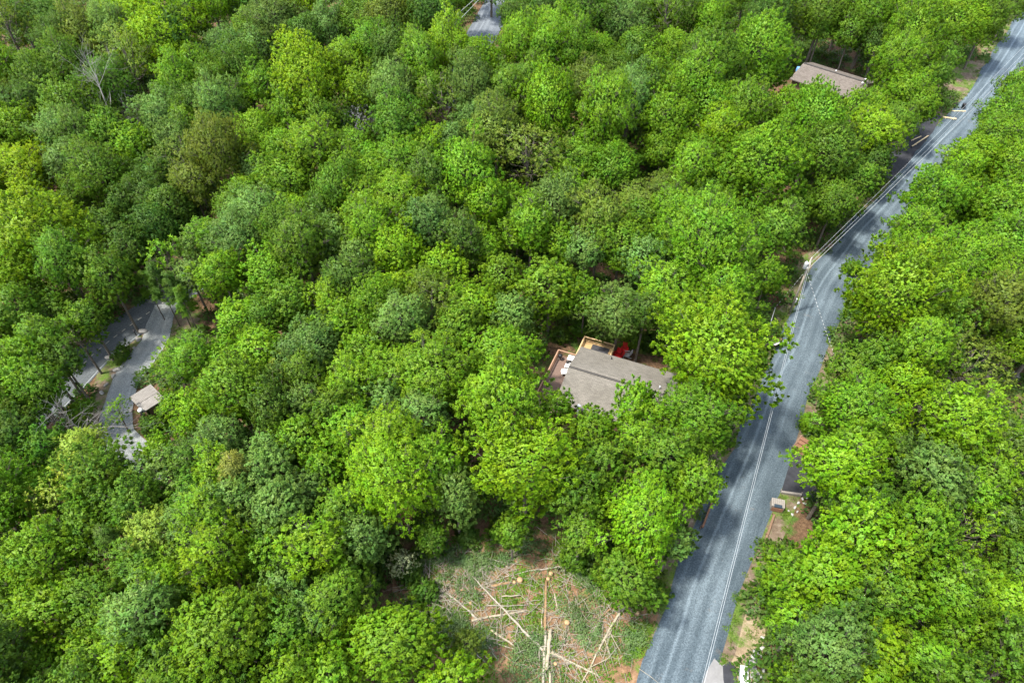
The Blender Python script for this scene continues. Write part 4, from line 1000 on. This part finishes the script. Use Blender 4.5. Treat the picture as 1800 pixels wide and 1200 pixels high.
# ------------------------------------------------------------------ the clearing: felled logs, stumps
def log(label, pts, r0, r1, m, name='log', cut=True, twigs=0, z=0.0, seed=0):
    rs = random.Random(seed + int(pts[0][0] * 7 + pts[0][1])); W = []
    for i in range(len(pts) - 1):
        for k in range(4):
            t = k / 4; W.append((pts[i][0] * (1 - t) + pts[i + 1][0] * t, pts[i][1] * (1 - t) + pts[i + 1][1] * t))
    W.append(pts[-1]); n = len(W); r0, r1 = r0 * .95, r1 * .95; P = []
    for k, (x, y) in enumerate(W):
        p = hit(x, y, .2); t = k / (n - 1); r = r0 + (r1 - r0) * t
        P.append(Vector((p[0] + rs.uniform(-.05, .05), p[1] + rs.uniform(-.05, .05), float(T(p[0], p[1])) + r + .05 + z + rs.uniform(0, .05))))
    rad = [(r0 + (r1 - r0) * k / (n - 1)) * rs.uniform(.93, 1.07) for k in range(n)]
    b = MB(); o0 = P[0].copy(); Q = [p - o0 for p in P]; b.tube(Q, rad, 8)
    for k in range(twigs):
        i = rs.randrange(n // 3, n - 1) if n > 4 else 0; d = (Q[min(i + 1, n - 1)] - Q[i]).normalized(); s = d.cross(Vector((0, 0, 1))) * rs.choice((-1, 1))
        a = Q[i]; L = rs.uniform(.6, 2.2); mid = a + (d * .7 + s * .7 + Vector((0, 0, rs.uniform(.05, .5)))) * L * .5; e = a + (d * .8 + s * .8 + Vector((0, 0, rs.uniform(-.02, .5)))) * L + Vector((rs.uniform(-.2, .2), rs.uniform(-.2, .2), 0))
        b.tube([a, mid, e], [rad[i] * .5, rad[i] * .35, rad[i] * .15], 5, False)
    o = b.build(name, m); o.location = o0; tag(o, label, 'log' if name == 'log' else 'branch', 'felled logs in the clearing' if name == 'log' else 'felled branches in the clearing')
    if cut:
        for i, j in ((0, 1), (n - 1, n - 2)):
            d = (Q[i] - Q[j]).normalized(); c = MB(); c.tube([Q[i] - d * .02, Q[i] + d * .015], rad[i] * .93, 8); c.build('cut_end', M['cut'], o)
    return o
def c8(*a): return [(600 + x / 3, 800 + y / 3) for x, y in a]
log('long brown log pointing at the cut stump, highest of the centre pile', c8((1082, 665), (1073, 920)), .15, .13, M['brown_log'])
log('thin brown pole lying close beside the long brown log', c8((1062, 800), (1048, 1000)), .07, .05, M['log'])
log('grey log running out under the bottom edge from the centre pile', c8((1077, 925), (1070, 1080), (1060, 1230)), .15, .12, M['grey_log'], z=.05)
log('thickest pale log of the centre pile, with a sawn end up', c8((1102, 918), (1094, 1010), (1084, 1130)), .20, .18, M['log'], z=.1)
log('slim pale pole beside the thickest pile log, running out of view', c8((1100, 1140), (1104, 1240)), .10, .09, M['log'], z=.2)
log('long thin grey trunk with side twigs reaching the centre pile', c8((690, 640), (790, 745), (890, 850), (975, 940), (1065, 1030)), .06, .14, M['grey_log'], twigs=9, z=.15)
log('slender trunk slanting away from the centre pile towards the road', c8((1085, 1020), (1180, 1075), (1270, 1115), (1362, 1163)), .12, .07, M['log'], twigs=5)
log('second slender trunk crossing beside the one slanting to the road', c8((1100, 1040), (1190, 1085), (1275, 1125)), .07, .04, M['grey_log'], twigs=3)
log('pale log lying level below the long grey trunks', c8((690, 868), (830, 842), (978, 815)), .12, .10, M['log'])
log('long bare grey trunk with many twigs at the clearing edge', c8((725, 866), (620, 775), (540, 715), (440, 640), (370, 560)), .11, .04, M['grey_log'], twigs=16)
log('short straight pale log by the brush heap, sawn at both ends', c8((790, 922), (915, 1005)), .11, .10, M['log'])
log('thin pale pole parallel below the short straight log', c8((800, 980), (925, 1022)), .06, .05, M['log'])
log('long forked limb reaching from the road side across the clearing', c8((1502, 783), (1440, 875), (1385, 965), (1330, 1080), (1268, 1200)), .14, .06, M['log'], twigs=8)
log('side limb joined alongside the long forked limb', c8((1432, 880), (1420, 935), (1375, 985)), .07, .05, M['log'], twigs=2)
log('short brown log beside the forked limb near the road', c8((1425, 800), (1358, 862)), .11, .10, M['brown_log'])
log('stubby pale pole standing apart in the green weeds', c8((1125, 725), (1138, 800)), .08, .07, M['log'])
log('brown log leading to the big orange stump', c8((790, 690), (895, 668)), .14, .13, M['brown_log'])
log('short brown log left of the one at the orange stump', c8((610, 712), (692, 705)), .11, .10, M['brown_log'])
log('thin straight rod lying across the long grey trunk', c8((765, 796), (985, 793)), .05, .04, M['grey_log'], z=.2)
log('small dark log in the weeds beside the cream stump', c8((1232, 868), (1222, 925)), .11, .10, M['brown_log'])
log('thin pale stick lying across the pale gap in the weeds', c8((845, 745), (940, 742)), .07, .06, M['log'], z=.25)
log('dark leafy branch stretched across the top of the clearing', c8((1180, 582), (1060, 598), (960, 612), (860, 640), (785, 665)), .09, .04, M['grey_log'], 'branch', False, 14)
log('short side branch above the dark leafy branch', c8((835, 560), (880, 585), (915, 610)), .05, .03, M['grey_log'], 'branch', False, 5)
log('bent twig lying on bare soil next to the road', c8((1545, 870), (1590, 838), (1675, 815)), .04, .02, M['grey_log'], 'branch', False, 4)
log('bare branching top lying grey at the clearing left edge', c8((560, 740), (500, 725), (440, 722), (380, 700)), .06, .02, M['grey_log'], 'branch', False, 12)
log('spindly pale sapling stems fallen under the shrub by the road', c8((1205, 800), (1190, 720), (1180, 640), (1195, 580)), .05, .02, M['grey_log'], 'branch', False, 12)
log('thin grey branch fanning over the dark brush heap', c8((830, 1080), (770, 1000), (720, 930), (690, 880)), .05, .02, M['grey_log'], 'branch', False, 14)
log('second grey branch fanning over the lower brush heap', c8((760, 1090), (690, 1020), (620, 940), (560, 900)), .05, .02, M['grey_log'], 'branch', False, 14)
log('twiggy limb curling in the weeds near the bottom edge', c8((1140, 1040), (1165, 1010), (1200, 980)), .05, .03, M['log'], 'branch', False, 5)
log('pale twig lying low near the bottom right corner of the clearing', c8((1440, 1100), (1475, 1060), (1540, 1000), (1530, 1030)), .04, .02, M['log'], 'branch', False, 5)
def stump(label, x, y, r):
    px, py = 600 + x / 3, 800 + y / 3; p = hit(px, py, .3)
    o = MB().lathe([(r * 1.5, -.2), (r * 1.15, .05), (r, .18), (r * .98, .36)], 12).build('tree_stump', M['brown_log'])
    o.location = (p[0], p[1], float(T(p[0], p[1]))); tag(o, label, 'stump', 'fresh stumps in the clearing')
    MB().lathe([(r * .86, .362), (r * .84, .378)], 12).build('cut_face', M['cut'], o)
stump('fresh stump by the dark leafy branch, beside sawdust', 1105, 622, .24)
stump('biggest orange-cut stump at the end of the brown log', 941, 655, .30)
stump('cream-topped stump alone in the weeds', 1190, 880, .26)
stump('small stump touching the tip of the long brown log', 1090, 650, .20)
stump('pale stump on bare soil next to the road', 1560, 830, .24)
stump('smaller stump just left of the biggest orange-cut one', 912, 668, .17)
stump('little stump in the bare patch among thin grey trunks', 682, 778, .16)
stump('low stump beside the slanting trunks near the bottom', 1128, 1098, .18)

# ------------------------------------------------------------------ undergrowth, weeds, brush
HOUSEZ = [(cab(5, 1.5).x, cab(5, 1.5).y, 11.5), (O2[0] + 4, O2[1] - 3.4, 10), (O3[0] + 1, O3[1] + 1, 4.2)]
STONES = [hit(*p)[:2] for p in [(1345, 985), (1352, 900), (1372, 862), (1440, 862), (1440, 905), (1400, 935), (1365, 990)]]
def free(x, y, m=0.0):
    if dist_line((x, y), ROAD) < 4.0 + m or dist_line((x, y), PAVED) < 3.9 + m or dist_line((x, y), DRIVE) < 2.9 + m or dist_line((x, y), FAR) < 4 + m: return False
    for hx, hy, r in HOUSEZ:
        if math.hypot(x - hx, y - hy) < r: return False
    return not any(in_poly((x, y), P) for P in (CLEAR, APRON1, APRON2, DRIVE3, DRIVE4, STRAW, LVERGE, LVERGE2, YARD, STONES))

def in_view(x, y, pad=1.12):
    v = np.array([x, y, float(T(x, y)) + 1]) - CAM; z = v[1] * math.cos(PITCH) - v[2] * math.sin(PITCH)
    u = v[0] / z; t = (v[1] * math.sin(PITCH) + v[2] * math.cos(PITCH)) / z
    return abs(u) < .75 * pad and abs(t) < .5 * pad

def leaf_heap(name, spots, m, L, W, per, kind='stuff', flat=1.0, seed=3):
    """low leafy mounds: (x, y, radius, height)"""
    rs = np.random.RandomState(seed); Qs, vals, hue = [], [], []
    for x, y, r, h in spots:
        n = int(per * r * (r + h * .8)) + 8
        d = unit(rs.normal(0, 1, (n, 3))); d[:, 2] = np.abs(d[:, 2]); rr = r * rs.uniform(.55, 1.05, n)
        P = np.stack([x + d[:, 0] * rr, y + d[:, 1] * rr, float(T(x, y)) + .05 + d[:, 2] * h * rs.uniform(.6, 1.05, n)], 1)
        u = unit(d * .5 + rs.normal(0, .6, (n, 3)) * np.array([1, 1, flat])); up = d * .5 + np.array([0, 0, .8]) + rs.normal(0, .35, (n, 3))
        Qs.append(leaf_quads(P, u, L * rs.uniform(.6, 1.3, n), W * rs.uniform(.7, 1.3, n), up, rs)); hue.append(unit(d + np.array([0, 0, .5]))); vals.append(np.clip(rs.uniform(.15, .85) + rs.normal(0, .15, n), 0, 1))
    me = quads_mesh(name, np.concatenate(Qs), np.concatenate(vals), np.concatenate(hue)); o = link_mesh(name, me, m); tag(o, kind=kind); return o

rs = np.random.RandomState(23); spots = []
for y in np.arange(12, 190, 2.7):
    for x in np.arange(-140, 135, 2.7):
        px, py = x + rs.uniform(-1.3, 1.3), y + rs.uniform(-1.3, 1.3)
        if rs.rand() < .12 or not in_view(px, py): continue
        if free(px, py): 
            r = rs.uniform(.9, 2.3); spots.append((px, py, r, r * rs.uniform(.5, 1.4)))
UND = leaf_heap('undergrowth', spots, M['leaf'], .46, .26, 46); UND.color = (0.058, 0.120, 0.012, 1)
# leafy weeds and slash in the clearing
spots = []; brush = []
xs = [p[0] for p in CLEAR]; ys = [p[1] for p in CLEAR]
for _ in range(1500):
    x, y = rs.uniform(min(xs), max(xs)), rs.uniform(min(ys), max(ys))
    if not in_poly((x, y), CLEAR): continue
    g = math.sin(x * .55 + 1) * math.sin(y * .5 + x * .2) + rs.normal(0, .35)
    if g > .15: spots.append((x, y, rs.uniform(.25, .75), rs.uniform(.1, .35)))
    elif g < -.55: brush.append((x, y, rs.uniform(.4, 1.0), rs.uniform(.2, .6)))
W1 = leaf_heap('weeds', spots, M['leaf'], .22, .12, 130, seed=5); W1.color = (0.105, 0.20, 0.016, 1)
for a, bb, n, r in (((760, 1085), (850, 1130), 30, 1.1), ((950, 1120), (930, 1165), 14, .8), ((1120, 1110), (1100, 1140), 16, .8), ((700, 1010), (800, 960), 26, 1.0), ((1000, 985), (1040, 1030), 16, .9), ((790, 990), (890, 985), 20, .8)):
    for _ in range(int(n * 1.7)):
        t = rs.rand(); p = hit(a[0] + (bb[0] - a[0]) * t + rs.normal(0, 14), a[1] + (bb[1] - a[1]) * t + rs.normal(0, 10)); brush.append((p[0], p[1], r * rs.uniform(.5, 1.1), rs.uniform(.2, .8)))
W2 = leaf_heap('felled_foliage', brush, M['leaf'], .26, .10, 75, seed=6); W2.color = (0.11, 0.18, 0.055, 1)
# grass along the road edges and verges
spots = []
d = np.gradient(ROAD, axis=0); d /= np.linalg.norm(d, axis=1)[:, None]; nn = np.stack([d[:, 1], -d[:, 0]], 1)
for i in range(len(ROAD)):
    for sgn in (-1, 1):
        for _ in range(9):
            o = 2.9 + abs(rs.normal(0, .8)); p = ROAD[i] + nn[i] * sgn * o + rs.normal(0, .6, 2)
            if math.sin(p[0] * .9) * math.sin(p[1] * .7 + sgn) + rs.normal(0, .4) > -.1 and dist_line(p, ROAD) > 2.75 and not in_poly(p, APRON2) and not in_poly(p, APRON1) and not in_poly(p, DRIVE3): spots.append((p[0], p[1], rs.uniform(.15, .45), rs.uniform(.1, .3)))
for P in (LVERGE, LVERGE2, STRAW, YARD):
    xs = [p[0] for p in P]; ys = [p[1] for p in P]
    for _ in range(260):
        p = (rs.uniform(min(xs), max(xs)), rs.uniform(min(ys), max(ys)))
        if in_poly(p, P) and math.sin(p[0] * 1.1) * math.sin(p[1] * .9) + rs.normal(0, .4) > .25 and dist_line(p, DRIVE) > 2.2 and dist_line(p, PAVED) > 3.2 and math.hypot(p[0] - HOUSEZ[0][0], p[1] - HOUSEZ[0][1]) > 7: spots.append((*p, rs.uniform(.15, .4), rs.uniform(.08, .25)))
W3 = leaf_heap('grass', spots, M['leaf'], .20, .055, 240, seed=8); W3.color = (0.10, 0.18, 0.015, 1)

# slash: the thin sticks and twigs nobody could count
b = MB(); xs = [p[0] for p in CLEAR]; ys = [p[1] for p in CLEAR]; rs = np.random.RandomState(31)
heaps = [hit(*p)[:2] for p in [(790, 1000), (840, 1040), (720, 1010), (860, 1110), (800, 1080), (930, 1080), (1000, 1090), (1060, 1120), (1000, 1000), (1000, 1160), (1080, 1060), (880, 1000), (960, 1150), (760, 1060)]]
for k in range(1300):
    h = heaps[rs.randint(len(heaps))]; x, y = h[0] + rs.normal(0, 1.5), h[1] + rs.normal(0, 1.5)
    if not in_poly((x, y), CLEAR): continue
    a = rs.uniform(0, 6.28); L = rs.uniform(.5, 1.6) * rs.choice((1, 1, 1.9)); z = float(T(x, y)); r = rs.uniform(.012, .032); dz = rs.uniform(.05, .45)
    p0 = np.array([x, y, z + .06 + rs.uniform(0, .25)]); p2 = p0 + np.array([math.cos(a) * L, math.sin(a) * L, rs.uniform(-.05, .25)]); p1 = (p0 + p2) / 2 + rs.normal(0, .07, 3) + np.array([0, 0, .06])
    p2[2] = max(p2[2], z + .04); b.tube([p0, p1, p2], [r, r * .8, r * .35], 4, False)
tag(b.build('slash', M['grey_log']), kind='stuff')

# ------------------------------------------------------------------ light, sky, camera
SUN_EL, SUN_AZ = R_(66), (-0.93, -0.37)          # the sun stands high, over the left
w = bpy.data.worlds.new('World'); S.world = w; w.use_nodes = True
nt = w.node_tree; nt.nodes.clear()
sky = nt.nodes.new('ShaderNodeTexSky'); sky.sky_type = 'NISHITA'; sky.sun_disc = False
sky.sun_elevation = SUN_EL; sky.sun_rotation = math.atan2(SUN_AZ[0], SUN_AZ[1])
bg = nt.nodes.new('ShaderNodeBackground'); bg.inputs[1].default_value = 0.15
wo = nt.nodes.new('ShaderNodeOutputWorld'); hs = nt.nodes.new('ShaderNodeHueSaturation'); hs.inputs['Saturation'].default_value = 0.55     # thin cloud pales the blue
nt.links.new(sky.outputs[0], hs.inputs['Color']); nt.links.new(hs.outputs[0], bg.inputs[0]); nt.links.new(bg.outputs[0], wo.inputs[0])
ld = bpy.data.lights.new('sun', 'SUN'); ld.energy = 2.25; ld.angle = R_(5); ld.color = (1, 0.95, 0.87)
lo = bpy.data.objects.new('sun', ld); C.objects.link(lo)
sd = Vector((SUN_AZ[0] * math.cos(SUN_EL), SUN_AZ[1] * math.cos(SUN_EL), math.sin(SUN_EL)))
lo.rotation_euler = sd.to_track_quat('Z', 'Y').to_euler(); lo.location = (-60, 60, 120)
cd_ = bpy.data.cameras.new('camera'); cd_.lens = 24.0; cd_.sensor_width = 36.0; cd_.clip_end = 6000; cd_.clip_start = 0.5
co = bpy.data.objects.new('camera', cd_); C.objects.link(co); co.location = (0, 0, HC); co.rotation_euler = (math.pi / 2 - PITCH, 0, 0)
S.camera = co
S.view_settings.view_transform = 'Standard'; S.view_settings.look = 'None'; S.view_settings.gamma = 1.0
S.view_settings.exposure = 1.95
S.cycles.max_bounces = 7; S.cycles.diffuse_bounces = 4; S.cycles.transmission_bounces = 5; S.cycles.glossy_bounces = 2
S.cycles.use_denoising = True
